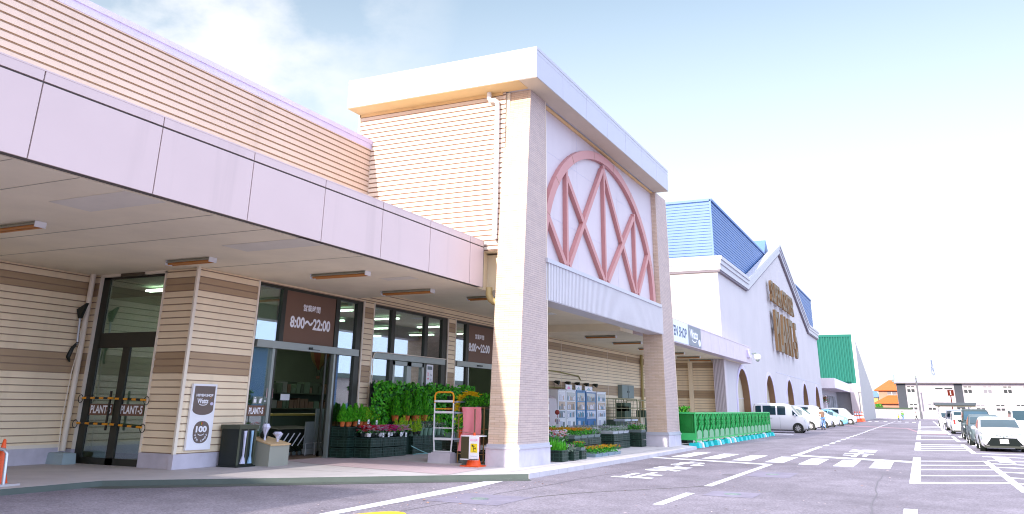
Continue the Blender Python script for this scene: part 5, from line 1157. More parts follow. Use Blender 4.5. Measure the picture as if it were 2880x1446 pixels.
# cones near the green-sided hall
WC=[m_orange,m_wpaint]
for x,y in ((-9.0,139.6),(-8.85,142.5),(-8.72,146.5),(-8.74,153)): cone('traffic_cone',x,y,GZ,1.55,'orange and white banded cone in the row at the foot of the green-sided hall',WC,'cones before the green-sided hall',r=.36)
cone('traffic_cone',-10.9,150,GZ,1.2,'single plain orange cone left of the row, at the foot of the pale pillar',[m_orange],stripes=False,r=.26)
cone('traffic_cone',-9.6,181,GZ,1.4,'single banded cone farthest away, right of the row by the pale wall',WC,r=.3)
# ================================================================ GREEN BARRIER
gcol=M('barrier_green',(.003,.21,.03),.45,var=.1); gpal=M('barrier_pale_green',(.05,.50,.14),.45,var=.08); glat=M('barrier_lattice',(.02,.42,.09),.4,var=.1); gpan=M('barrier_panel',(.20,.44,.24),.5); gcy=M('cyan_block',(.01,.55,.58),.45,var=.1)
t=root('lattice_barrier',(-9.2,49,GZ),'long bright green plastic lattice barrier standing along the kerb before the parked cars','barrier')
GX0=-9.2; Y0,Y1=38.4,59.4; nb=17; st=(Y1-Y0)/nb; zt_,zb_=1.36,.20
b=MB(); b.box(GX0-.05,Y0,zt_-.05,GX0+.03,Y1,zt_+.02); b.box(GX0-.05,Y0,zb_-.03,GX0+.04,Y1,zb_+.04); b.box(GX0-.9,Y0-.03,zt_-.05,GX0,Y0+.03,zt_+.02); b.build('rail',[gpal],t)
b=MB()
for i in range(nb):
    y0=Y0+i*st; y1=y0+st
    for k in range(2):
        f0,f1=k/2,(k+1)/2; a=y0+st*f0; c=y0+st*f1; m_=(a+c)/2; zm=(zt_+.52)/2
        for (p,q) in (((a,zt_-.05),(m_+.1,zm)),((c,zt_-.05),(m_-.1,zm)),((m_-.1,zm),(c,.5)),((m_+.1,zm),(a,.5))): b.bar((GX0+.01*k,*p),(GX0+.01*k,*q),.03,.05,0,up=(1,0,0))
b.build('lattice',[glat],t)
b=MB(); nk=150
for k in range(nk):
    a=Y0+(Y1-Y0)*k/nk; 
    for sgn_ in (-1,1): b.bar((GX0-.10+.01*sgn_,a,.3),(GX0-.10+.01*sgn_,min(Y1,max(Y0,a+sgn_*.8)),zt_-.05),.012,.035,0,up=(1,0,0))
b.build('backing_net',[gcol],t)
for i in range(nb+1):
    y=Y0+i*st; b=MB(); b.bar((GX0+.02,y,-.06),(GX0+.02,y,zt_),.05,.06); b.build('post',[gpal],t)
for i in range(nb):
    y=Y0+(i+.5)*st; w_=st*.36; b=MB(); b.prism([(GX0+.03,y-w_,.25),(GX0+.03,y+w_,.25)]+[(GX0+.03,y+w_*math.cos(a),.50+.12*math.sin(a)) for a in [math.pi*j/8 for j in range(9)]],(.02,0,0)); b.build('panel',[gpan],t)
b=MB(); b.box(-10.8,Y0-.03,.2,GX0,Y0+.0,.50); b.build('end_panel',[gpal],t)
b=MB()
for i in range(14):
    x=-10.8+i*.12
    for s_ in (-1,1): b.bar((x,Y0-.02+s_*.004,.5),(x+s_*.85,Y0-.02+s_*.004,1.33),.014,.014)
b2=MB(); 
for f,m_i in zip(b.f,b.m):
    pts=[b.v[i] for i in f]
    if all(-10.85<=p[0]<=GX0+.03 for p in pts): b2.poly(pts)
b2.box(-10.8,Y0+.03,.3,GX0-.1,Y0+.05,1.33,0)
b2.build('end_mesh',[gcol],t)
for i in range(nb+1):
    y=Y0+i*st
    if i==0:
        q=root('weight_block',(GX0,y,GZ),'cyan plastic weight block under a post of the green barrier','weight','weight blocks under the green barrier')
        b=MB(); b.hexa([(-.28,-.26,0),(.22,-.26,0),(.22,.26,0),(-.28,.26,0)],[(-.24,-.22,.2),(.18,-.22,.2),(.18,.22,.2),(-.24,.22,.2)]); b.build('block',[gcy],q,local=True)
        b=MB(); b.box(-.1,.1,.2,.08,.2,.23); b.build('grip',[gcy],q,local=True); wb0=q
    else: dup(wb0,(GX0+(.02 if i%2 else -.01),y,GZ))
for i in (0,3,5,6,14):
    y=Y0+(i+.42)*st; tag(MB.build((lambda b:(b.hexa([(GX0+.0,y-.14,GZ),(GX0+.24,y-.14,GZ),(GX0+.24,y+.14,GZ),(GX0,y+.14,GZ)],[(GX0+.02,y-.12,GZ+.21),(GX0+.2,y-.12,GZ+.21),(GX0+.2,y+.12,GZ+.21),(GX0+.02,y+.12,GZ+.21)]),b.box(GX0+.05,y-.05,GZ+.21,GX0+.15,y+.05,GZ+.27),b)[-1])(MB()),'weight_block',[m_wmetal],org=(GX0,y,GZ)),'white plastic weight block wedged between cyan ones under the green barrier','weight','white weight blocks under the green barrier')
# ================================================================ PLANTS
def cloud(b,n,fn,l,w_,mis,up=.3,seed=1):
    r3=random.Random(seed)
    for _ in range(n):
        c=Vector(fn(r3)); d=Vector((r3.gauss(0,1),r3.gauss(0,1),r3.gauss(0,1)+up*2)).normalized(); u=Vector((r3.gauss(0,1),r3.gauss(0,1),r3.gauss(0,1))); u=(u-d*u.dot(d)).normalized()
        b.leaf(c,d,u,l*r3.uniform(.6,1.3),w_*r3.uniform(.7,1.2),r3.choice(mis))
def blooms(b,n,fn,s,mis,seed=2):
    r3=random.Random(seed)
    for _ in range(n):
        c=Vector(fn(r3)); mi=r3.choice(mis); t0=r3.random()
        for k in range(5):
            a=t0+k*1.257; d=Vector((math.cos(a),math.sin(a),.5)).normalized(); u=Vector((-math.sin(a),math.cos(a),0)); b.leaf(c,d,u,s,s*.9,mi)
def potm(b,x,y,z,r,h,mi=0,n=14): b.lathe((x,y,z),[(r*.72,0),(r*.95,h*.86),(r*1.06,h*.86),(r*1.06,h),(r*.9,h),(r*.86,h*.85),(0,h*.85)],n,mi)
def conifer(x,y,z,pr_,ph,h,r,leafs,potmat,label,group,seed,n=260):
    t=root('potted_conifer',(x,y,z),label,'potted plant',group)
    b=MB(); potm(b,x,y,z,pr_,ph); b.build('pot',[potmat],t,smooth=False)
    b=MB(); r3=random.Random(seed); z0=z+ph*.8
    for i in range(int(n*1.35)):
        f=r3.random()**1.35; q=r*(1-f)**.8*(1 if f>.12 else .7+f*2.4)*r3.uniform(.45,1.08)+.006; a=r3.random()*6.28
        c=Vector((x+math.cos(a)*q,y+math.sin(a)*q,z0+f*h*.93)); d=Vector((math.cos(a)*.55,math.sin(a)*.55,1.0+r3.gauss(0,.2))).normalized(); u=Vector((-math.sin(a),math.cos(a),r3.gauss(0,.4))).normalized()
        b.leaf(c,d,u,h*.15*r3.uniform(.6,1.3),r*.15,r3.choice(leafs))
    b.cyl((x,y,z+ph*.7),(x,y,z+ph+h*.5),.008,n=5,mi=0); b.build('foliage',lf,t)
    return t
# crate stacks (black slotted crates, each one its own)
def crate_proto(lx,ly,h,label,group):
    t=root('crate',(0,0,0),label,'crate',group); b=MB(); w_=.022
    for (a0,a1,c0,c1) in ((-lx/2,lx/2,-ly/2,-ly/2+w_),(-lx/2,lx/2,ly/2-w_,ly/2),(-lx/2,-lx/2+w_,-ly/2+w_,ly/2-w_),(lx/2-w_,lx/2,-ly/2+w_,ly/2-w_)): b.box(a0,c0,.01,a1,c1,h-.012)
    b.box(-lx/2,-ly/2,0.005,lx/2,ly/2,.02)
    for s_ in (-1,1): b.box(s_*(lx/2+.0125),-.07,h*.70,s_*(lx/2+.015),.07,h*.84,1); b.box(-.08,s_*(ly/2+.0125),h*.70,.08,s_*(ly/2+.015),h*.84,1)
    o=b.build('walls',[m_crate,m_black],t,local=True)
    b=MB()
    for s_ in (-1,1):
        for zz in (.02,h*.36,h*.66,h-.03):
            b.box(-lx/2-.012,s_*(ly/2),zz,lx/2+.012,s_*(ly/2+.012),zz+.018); b.box(s_*(lx/2),-ly/2-.0,zz,s_*(lx/2+.012),ly/2+.0,zz+.018)
        for f in (-.34,0,.34): b.box(f*lx-.012,s_*ly/2,.02,f*lx+.012,s_*(ly/2+.009),h-.02); b.box(s_*lx/2,f*ly-.012,.02,s_*(lx/2+.009),f*ly+.012,h-.02)
    b.build('ribs',[M('crate_rib',(.03,.065,.05),.4)],t,local=True)
    return t
def stack(proto_,pos,lab,grp,lx=None):
    global used_
    for p in pos:
        if proto_.get('used'): q=dup(proto_,p[:3],p[3] if len(p)>3 else 0)
        else: q=proto_; q.location=p[:3]; q.rotation_euler=(0,0,p[3] if len(p)>3 else 0); q['used']=1
        q['label']=lab; q['group']=grp
        if 'used' in q and q is not proto_: del q['used']
A=crate_proto(.66,.64,.29,'','')
def C3(): pass
ps=[(-15.42,22.13+i*.67,k*.295) for i in range(3) for k in range(2)]
stack(A,ps,'black slotted crate under the cyclamen trays beside the open door','crates under the cyclamens')
A2=A
ps=[(-16.02,21.75,k*.295) for k in range(3)]+[(-16.0,22.42+i*.67,k*.295) for i in range(2) for k in range(3)]
stack(A2,ps,'black slotted crate in the taller rear row carrying the terracotta conifer pots','crates under the conifers')
ps=[(-15.5,24.65+i*.67,k*.28) for i in range(3) for k in range(2)]
stack(A2,ps,'black slotted crate under the grey-green pots behind the metal rack','crates under the grey-green pots')
ps=[(-12.75+.0,22.95,0),(-12.1,23.0,0),(-12.75,22.95,.29)]
stack(A2,ps,'black slotted crate on the ground behind the aluminium rack','crates behind the rack')
ps=[(-10.0,24.15,0),(-9.75,25.0,0),(-9.85,25.75,0)]
B_=crate_proto(.55,.5,.33,'','')
stack(B_,[(-9.98,24.1,0)],'dark crate of bright green grass right behind the near pillar base',None); B_['group']='front crates behind the near pillar'
B2=crate_proto(.36,.42,.27,'','')
stack(B2,[(-9.82,24.85,0)],'small dark crate with a dusty grey plant, second from the near pillar',None); B2['group']='front crates behind the near pillar'
stack(B2,[(-9.86,25.62,0)],'small dark crate of yellow pansies, third from the near pillar','front crates behind the near pillar')
ps=[(-11.95+i*.0+j*.68,28.4+i*.68,k*.25) for i in range(4) for j in range(2) for k in range(2)]
B3=crate_proto(.66,.64,.245,'','')
stack(B3,ps,'dark crate carrying the trays of orange marigolds in the portal','crates under the marigolds')
ps=[(-12.6+j*.68,32.5+i*.68,k*.28) for i in range(3) for j in range(3) for k in range(2)]
B4=crate_proto(.66,.66,.275,'','')
stack(B4,ps,'dark ribbed crate in the big block left of the far brick pillar','crates left of the far pillar')
stack(B4,[(-10.95,35.2,k*.28) for k in range(2)],'dark crate tucked against the far brick pillar','crates against the far pillar')
# grass, pansies, dusty plants in the three front crates
def filler(name,x,y,z,dx,dy,h,mis,n,label,flow=None,fs=.03,grp=None,tray=None,up=.8,l=.12,w_=.03,fz=None,seed=1,cat='plants',nf=None):
    t=root(name,(x,y,z),label,cat,grp)
    if tray is not None:
        b=MB(); b.hexa([(x-dx*.94,y-dy*.94,z),(x+dx*.94,y-dy*.94,z),(x+dx*.94,y+dy*.94,z),(x-dx*.94,y+dy*.94,z)],[(x-dx,y-dy,z+.085),(x+dx,y-dy,z+.085),(x+dx,y+dy,z+.085),(x-dx,y+dy,z+.085)]); b.box(x-dx*1.03,y-dy*1.03,z+.085,x+dx*1.03,y+dy*1.03,z+.097); b.build('tray',[tray],t); z0=z+.09
    else: z0=z
    b=MB(); cloud(b,n,lambda r:(x+r.uniform(-dx,dx),y+r.uniform(-dy,dy),z0+r.uniform(0,h*.7)),l,w_,mis,up,seed); b.build('leaves',lf+[m_dusty],t)
    if flow:
        b=MB(); blooms(b,nf or int(60*dx*dy*16),lambda r:(x+r.uniform(-dx,dx)*.98,y+r.uniform(-dy,dy)*.98,z0+h*r.uniform(.72,1.1)),fs,list(range(len(flow))),seed+9); b.build('flowers',flow,t)
    return t
filler('grass_plant',-9.98,24.1,.2,.27,.24,.34,[1,1,2],420,'clump of tall bright green grass in the crate behind the near pillar',l=.20,w_=.02,up=2.2,seed=3)
filler('flowering_plants',-10.3,24.9,.25,.32,.35,.55,[0,4,1],200,'large bunch of white and red cyclamens beside the near pillar',[f_wh,f_wh,f_wh,f_re],.05,seed=4,nf=140)
filler('dusty_plant',-9.82,24.85,.22,.15,.18,.22,[4,4,0],110,'dusty grey-leaved plants with pale red blooms',[f_wh,f_pi],.025,seed=5,nf=24)
filler('pansies',-9.86,25.62,.24,.16,.19,.16,[1,0],120,'yellow and red pansies in a small tray on the third front crate',[f_ye,f_ye,f_re],.035,tray=m_gtray,seed=6,nf=50)
for i in range(4): filler('flower_tray',-9.98,27.0+i*.66,.0,.30,.31,.20,[1,0,1],170,'low grey-blue tray of orange and yellow flowers standing on the ground',[f_or,f_or,f_ye],.036,'flower trays on the ground in the portal',tray=M('blue_grey_tray',(.22,.30,.36),.5) if i==0 else bpy.data.materials['blue_grey_tray'],seed=20+i,up=.5,nf=75,cat='flower tray')
for i in range(4):
    for j in range(2): filler('flower_tray',-11.95+j*.68,28.4+i*.68,.49,.32,.31,.22,[1,0,1],150,'tray of orange marigolds on the middle crates',[f_or,f_or,f_or,f_ye] if i<3 else [f_wh,f_wh],.04,'marigold trays on the middle crates' if i<3 else 'white flower trays at the end of the middle crates',tray=m_gtray,seed=40+i*2+j,up=.5,nf=85,cat='flower tray')
for q in [o for o in col.objects if o.get('group')=='white flower trays at the end of the middle crates']: q['label']='tray of white flowers on the far end of the middle crates'
for i in range(3):
    for j in range(3):
        pale=(j==0); filler('flower_tray',-12.6+j*.68,32.5+i*.68,.555,.31,.31,.17,[4,4,0,4],130,'tray of dusty mauve and white heathers on the big crate block',[f_pu,f_wh,f_pu],.032,'heather trays on the big crate block',tray=M('pale_tray',(.42,.44,.46),.5) if (i,j)==(0,0) else bpy.data.materials['pale_tray'],seed=70+i*3+j,up=.6,nf=70,cat='flower tray')
filler('flower_tray',-10.95,35.2,.56,.34,.31,.26,[0,0,1],170,'tray of dark leaves with white and red blooms against the far pillar',[f_wh,f_wh,f_re],.045,tray=m_gtray,seed=91,nf=45,cat='flower tray')
filler('leafy_plants',-13.3,30.9,.3,.6,1.5,.62,[0,1,0],900,'mass of dark green leafy plants behind the marigold trays',None,seed=93,l=.14,w_=.09)
filler('leafy_plants',-12.2,36.6,.3,.9,.5,.62,[0,0,1],600,'dark green seedlings in front of the roll cages',None,seed=94,l=.12,w_=.07)
filler('flowering_plants',-11.2,25.6,.3,.5,1.2,.42,[0,1,1],520,'yellow and white flowers in green foliage near the near pillar',[f_ye,f_wh,f_or],.035,seed=95,nf=80)
filler('leafy_plants',-10.6,40.6,1.15,.55,.5,.55,[0,1,2],520,'bushy bright green plants rising behind the end of the lattice barrier',None,seed=96,l=.16,w_=.08)
b=MB(); b.box(-11.2,40.1,0,-10.0,41.2,1.15); tag(b.build('plant_stand',[m_black],org=(-10.6,40.6,0)),'dark stand under the bushy plants behind the lattice barrier','stand')
for i in range(9):
    x,y=(-12.9+(i%3)*.9+.2,28.9+i*.62) if i<4 else (-11.8+(i%2)*.6,31.5+(i-3)*.45)
    if i in (0,3): 
        t=root('price_card',(x,y,.75),'tall white price card standing among the flower trays','price card','tall price cards among the flower trays'); b=MB(); b.box(x-.07,y,.78,x+.07,y+.006,1.14); b.build('card',[m_wpaint],t); b=MB(); b.cyl((x,y,.5),(x,y,.8),.008,n=5); b.build('stick',[m_wmetal],t); b=MB(); b.box(x-.04,y-.003,.9,x+.04,y-.001,1.08); b.build('print',[f_pu],t)
# conifers, left display
r4=random.Random(12)
for i in range(9):
    y=21.5+i*.225; x=-15.95+r4.uniform(-.08,.08)
    conifer(x,y,.885,.085,.15,r4.uniform(.42,.58)*(1 if i<5 else .85),.20,[1,1,2] if i<5 else [1,2,2,3],m_terr,'feathery green conifer in a terracotta pot on the rear crates beside the door','small conifers beside the door',100+i,460)
for i,(y,h,x) in enumerate(((24.45,.78,-15.55),(24.0,.62,-15.7),(24.9,.60,-15.5),(25.15,.84,-15.6),(25.5,.78,-15.5))):
    conifer(x,y,1.02,.13,.2,h,.25,[0,1,1,2],m_terr,'tall pointed conifer in a terracotta pot in front of the ivy panel','tall conifers before the ivy panel',130+i,620)
b=MB(); b.box(-16.0,23.9,.0,-15.3,25.9,1.0,0); tag(b.build('display_bench',[m_crate],org=(-15.6,24.9,0)),'dark bench under the tall conifers in front of the ivy panel','bench')
for i in range(9):
    y=23.35+i*.16; conifer(-15.15+r4.uniform(-.1,.1),y,.6+r4.uniform(0,.06),.06,.1,r4.uniform(.34,.46),.11,[2,3,3],m_black,'small yellow-green conifer in the low front row','yellow-green conifers in the front row',150+i,210)
for i in range(10):
    y=24.6+i*.2; conifer(-15.35,y,.78,.05,.08,r4.uniform(.26,.38),.065,[0,3] if i%2 else [3,3,2],m_black,'slim little conifer standing above the grey-green pots','slim conifers above the grey-green pots',170+i,100)
for i in range(8):
    y=24.35+i*.29; x=-15.28
    t=root('potted_plant',(x,y,.565),'dusty-leaved plant in a grey-green pot on the front crates','potted plant','grey-green pots on the crates')
    b=MB(); potm(b,x,y,.565,.115,.24,n=18); b.build('pot',[m_gpot],t); b=MB(); cloud(b,90,lambda r:(x+r.uniform(-.13,.13),y+r.uniform(-.13,.13),.79+r.uniform(0,.14)),.09,.035,[4,4,0],.4,200+i); b.build('leaves',lf+[m_dusty],t)
    b=MB(); blooms(b,5 if i%2 else 2,lambda r:(x+r.uniform(-.1,.1),y+r.uniform(-.1,.1),.93+r.uniform(-.03,.03)),.04,[0 if i%3 else 1],220+i); b.build('flowers',[f_pi,f_re],t)
cyc=[[f_wh,f_re],[f_re,f_re],[f_wh,f_pi],[f_re,f_ma],[f_pi,f_wh],[f_re,f_re],[f_ma,f_ma],[f_ma,f_pi],[f_pi,f_wh],[f_pi,f_wh],[f_wh,f_pi]]
for i in range(22):
    y=21.85+(i//2)*.2; x=-15.2-(i%2)*.24
    t=root('cyclamen',(x,y,.6),'potted cyclamen in the dense red, pink and white row on the front crates','cyclamen','row of cyclamens beside the door')
    b=MB(); potm(b,x,y,.6,.075,.11,n=12); b.build('pot',[m_black if i%3 else m_wpaint],t)
    b=MB(); cloud(b,40,lambda r:(x+r.gauss(0,.07),y+r.gauss(0,.07),.71+r.uniform(0,.06)),.07,.06,[0,4,0],.1,300+i); b.build('leaves',lf+[m_dusty],t)
    b=MB(); blooms(b,34,lambda r:(x+.02+r.gauss(0,.07),y+r.gauss(0,.07),.83+r.uniform(-.09,.08)),.062,[0,1],330+i); b.build('flowers',cyc[i//2],t)
for i,(x,y,z) in enumerate(((-15.08,22.45,.58),(-15.08,22.75,.58),(-15.08,23.45,.58),(-15.08,23.75,.56),(-15.7,22.0,.95),(-15.7,22.95,.93),(-15.7,22.5,.95))):
    b=MB(); b.box(x,y-.045,z,x+.004,y+.045,z+.13,0); b.box(x+.0045,y-.02,z+.03,x+.005,y+.02,z+.07,1); tag(b.build('price_tag',[m_wpaint,m_gtray],org=(x,y,z)),'small white price tag stuck in the pots beside the open door','price tag','price tags beside the door')
# ivy panel
t=root('ivy_panel',(-15.98,26.5,.5),'broad upright panel thickly covered in ivy under the second window','ivy panel')
b=MB(); b.box(-16.08,23.0,.4,-16.02,29.9,2.18); b.build('backing',[m_black],t)
b=MB(); r3=random.Random(31)
for i in range(5200):
    y=r3.uniform(22.95,29.95); z=r3.uniform(.55,2.25); d=Vector((r3.uniform(.1,.9),r3.gauss(0,.8),r3.gauss(-.3,.8))).normalized(); u=d.cross(Vector((1,r3.gauss(0,.5),r3.gauss(0,.5)))).normalized()
    b.leaf((-15.99+r3.uniform(0,.10)+.05*math.sin(y*5)*math.sin(z*7),y,z),d,u,r3.uniform(.08,.16),r3.uniform(.07,.13),r3.choice((0,0,1,1,1,1,2)))
b.build('leaves',lf,t)
b=MB(); b.tube([(-15.02,24.0,.28),(-14.9,24.3,.15),(-14.7,24.6,.02),(-14.9,24.9,.015),(-15.1,24.5,.015),(-15.0,24.1,.015)],.012,6); tag(b.build('garden_hose',[M('pale_hose',(.25,.50,.50),.4)],org=(-15,24.4,0)),'thin pale green hose trailing from the end of the crates','hose')
# aluminium rack with orange top
t=root('flower_rack',(-12.4,21.6,.27),'upright aluminium ladder-like rack with an orange top hoop standing on a concrete block','rack')
def rk(y,nm,top):
    b=MB(); x0,x1=-12.72,-12.10
    b.tube([(x0+.04,y,.28),(x0,y,.75),(x0,y,1.62)],.022,8); b.tube([(x1-.04,y,.28),(x1,y,.75),(x1,y,1.62)],.022,8)
    for z in (.30,.92): b.tube([(x0,y,z),(x1,y,z)],.016,6)
    b.box(x0,y-.03,.60,x1,y+.03,.66); b.box(x0,y-.03,1.32,x1,y+.03,1.38); b.box(x0,y-.03,1.62,x1,y+.03,1.68); b.build('frame',[m_wmetal],t)
    b=MB(); b.tube([(x0,y,1.6),(x0,y,1.80),(x0+.03,y,1.87),(x0+.10,y,1.90),(x1-.10,y,1.90),(x1-.03,y,1.87),(x1,y,1.80),(x1,y,1.6)],.026,8); b.tube([(x0,y,1.44),(x1,y,1.44)],.015,6); b.build('hoop',[m_oframe],t)
rk(21.5,'frame',1)
b=MB()
for z in (.62,1.32,1.62): b.box(-12.72,21.5,z,-11.95,22.7,z+.035)
b.tube([(-12.72,22.7,.05),(-12.72,22.7,1.66)],.02,6); b.tube([(-11.95,22.7,.05),(-11.95,22.7,1.66)],.02,6); b.build('shelf',[M('blue_grey_shelf',(.34,.38,.48),.4)],t)
b=MB(); b.hexa([(-12.78,21.32,0),(-12.06,21.32,0),(-12.06,21.72,0),(-12.78,21.72,0)],[(-12.77,21.33,.25),(-12.07,21.33,.25),(-12.07,21.71,.25),(-12.77,21.71,.25)]); b.box(-12.7,21.38,.25,-12.1,21.66,.28); tag(b.build('concrete_block',[m_plinth],org=(-12.42,21.5,0)),'pale concrete block under the aluminium rack','block')
for i,(x,y,z,mm_,ff) in enumerate(((-12.5,21.95,1.355,m_brown,f_wh),(-12.25,22.3,1.355,M('navy_pot',(.04,.10,.30),.5),f_wh),(-12.05,22.0,1.355,m_terr,f_wh),(-12.5,21.95,.655,m_gpot,f_pi),(-12.2,22.0,.655,m_gpot,f_wh),(-12.45,21.9,1.655,m_black,f_wh),(-12.2,22.3,1.655,m_black,f_wh))):
    t=root('potted_plant',(x,y,z),['small plant in a brown pot on the middle shelf of the rack','small plant in a navy pot on the middle shelf of the rack','small plant in a terracotta pot on the middle shelf of the rack','grey-green pot with pink bloom on the lowest rack shelf','grey-green pot with white bloom on the lowest rack shelf','front dark pot with white bloom on the top rack shelf','rear dark pot with white bloom on the top rack shelf'][i],'potted plant')
    b=MB(); potm(b,x,y,z,.10,.14); b.build('pot',[mm_],t); b=MB(); cloud(b,60,lambda r:(x+r.gauss(0,.08),y+r.gauss(0,.08),z+.15+r.uniform(0,.1)),.09,.04,[0,1],.4,400+i); b.build('leaves',lf,t); b=MB(); blooms(b,7,lambda r:(x+r.gauss(0,.07),y+r.gauss(0,.07),z+.26),.04,[0],410+i); b.build('flowers',[ff],t)
# croton in orange pot
t=root('potted_plant',(-12.0,21.7,.55),'plant with broad yellow leaves in an orange pot between the rack and the pink cover','potted plant')
b=MB(); potm(b,-11.98,21.75,.62,.09,.26); b.build('pot',[m_orange],t); b=MB(); cloud(b,46,lambda r:(-11.98+r.gauss(0,.13),21.75+r.gauss(0,.1),.95+r.uniform(0,.33)),.17,.07,[3,3,2],.2,431); b.build('leaves',lf,t)
b=MB(); b.box(-12.1,21.6,.56,-11.85,21.9,.62); b.cyl((-11.98,21.75,0),(-11.98,21.75,.56),.02,n=6); tag(b.build('pot_stand',[m_gtray],org=(-11.98,21.75,0)),'slim stand under the orange pot','stand')
# roll cage with pink sheet
t=root('roll_cage',(-11.5,22.0,0),'roll cage draped with a pink plastic sheet, left of the near brick pillar','roll cage')
b=MB()
for x,y in ((-11.98,21.62),(-11.16,21.62),(-11.98,22.5),(-11.16,22.5)): b.cyl((x,y,.02),(x,y,1.5),.018,n=6)
for z in (.25,.9,1.48):
    b.tube([(-11.98,21.62,z),(-11.16,21.62,z)],.012,6); b.tube([(-11.98,22.5,z),(-11.16,22.5,z)],.012,6); b.tube([(-11.98,21.62,z),(-11.98,22.5,z)],.012,6); b.tube([(-11.16,21.62,z),(-11.16,22.5,z)],.012,6)
b.build('frame',[M('brown_tube',(.28,.17,.06),.5)],t); b=MB(); b.box(-11.95,21.66,.12,-11.2,22.46,.3); b.build('base',[m_black],t)
b=MB(); r3=random.Random(9); nx,nz=16,22; g=[]
for j in range(nz+1):
    f=j/nz; z=1.50-1.18*f; tw=.02*math.sin(f*9)
    for i in range(nx+1):
        s_=i/nx; x=-11.86+.62*s_+(-.13*(f-.62)*2.4*(1-s_) if f>.62 else .05*math.sin(f*3.1)*(1-s_))+.01*math.sin(f*7)
        y=21.585-.02*math.sin(s_*9+f*3)-.03*f*math.sin(s_*14)*(1 if f>.6 else .3)+r3.uniform(-.003,.003); g.append((x,y,z))
b.mesh(g,[(j*(nx+1)+i,j*(nx+1)+i+1,(j+1)*(nx+1)+i+1,(j+1)*(nx+1)+i) for j in range(nz) for i in range(nx)]); b.build('pink_sheet',[M('pink_plastic_sheet',(.86,.27,.32),.3,spec=.6,var=.05)],t,smooth=True)
b=MB(); b.tube([(-12.0,21.55,.86),(-11.5,21.54,.80),(-11.1,21.5,.77)],.006,5); b.build('tie_cord',[m_groove],t)
t=root('chrysanthemum',(-11.5,22.0,1.5),'yellow chrysanthemums drooping over bushy green leaves on top of the pink-covered cage','flowers')
b=MB(); b.box(-11.9,21.7,1.44,-11.2,22.4,1.5); b.build('tray',[m_black],t); b=MB(); cloud(b,800,lambda r:(-11.5+r.uniform(-.42,.48),22.0+r.uniform(-.35,.35),1.52+r.uniform(0,.30)),.11,.045,[0,1,1,2],.6,441); b.build('leaves',lf,t)
b=MB(); blooms(b,230,lambda r:(lambda a:(-11.60-.46*math.cos(a)+r.gauss(0,.035),21.62+r.gauss(0,.05),1.46+.40*math.sin(a)+r.gauss(0,.03)))(r.uniform(-.2,2.1)),.06,[0],443); b.build('flowers',[f_ye],t)
b=MB(); b.box(-11.12,21.9,.1,-10.95,21.93,1.42); tag(b.build('white_panel',[m_white],org=(-11.0,21.9,.1)),'narrow white panel squeezed between the pink-covered cage and the pillar','panel')
# warning cone with sign
x,y=-10.98,20.72
t=cone('traffic_cone',x,y,0,.86,'orange cone carrying a slippery floor warning sign beside the near pillar',[m_orange],stripes=False,r=.21)
b=MB(); b.cyl((x,y,.84),(x+.0,y,1.45),.022,n=8,mi=0); b.build('bar',[m_brown],t)
s_=root('warning_sign',(x,y,.2),'white sleeve sign with red writing and a yellow falling figure around the orange cone','sign')
b=MB(); b.box(x-.02,y-.26,.18,x+.27,y-.235,.76,0); b.box(x-.27,y-.245,.18,x-.03,y-.23,.76,1); b.box(x-.27,y-.25,.755,x+.27,y+.2,.775,2); b.box(x-.28,y-.26,.175,x+.27,y-.23,.2,2)
b.build('sleeve',[m_wpaint,M('dark_olive_sleeve',(.06,.05,.02),.5),m_wpaint],s_)
b=MB(); b.box(x+.03,y-.264,.36,x+.23,y-.2605,.58,0); b.build('yellow_field',[f_ye],s_)
b=MB(); text(b,'足元注意',(x+.125,y-.264,.67),UX,UZ,.055,0,0,.02,fit=.22); b.build('heading',[f_pi],s_)
b=MB(); text(b,'Watch your step',(x+.125,y-.264,.27),UX,UZ,.02,0,0,.01,fit=.19); b.build('small_print',[M('blue_print',(.10,.25,.60),.5)],s_)
b=MB(); P0=lambda a,c:(x+.13+a,y-.266,.47+c)
b.prism([P0(.022*math.cos(a)-.03,.07+.018*math.sin(a)) for a in [2*math.pi*i/10 for i in range(10)]],(0,-.001,0))
for p,q in (((-.03,.05),(.0,-.01)),((0,-.01),(.05,.01)),((.05,.01),(.07,-.03)),((0,-.01),(-.01,-.06)),((-.03,.04),(-.07,.06)),((-.02,.03),(.02,.055))): b.bar(P0(*p),P0(*q),.016,.002,0,up=(0,1,0))
b.bar(P0(-.03,-.085),P0(.06,-.085),.008,.002,0,up=(0,1,0)); b.build('falling_figure',[m_black],s_)
b=MB(); b.box(-11.42,20.85,0,-11.25,21.2,.1); b.box(-11.5,20.9,.1,-11.2,21.15,.13); tag(b.build('cage_foot_block',[m_gtray],org=(-11.35,21,0)),'small grey block on the floor behind the warning cone','block')
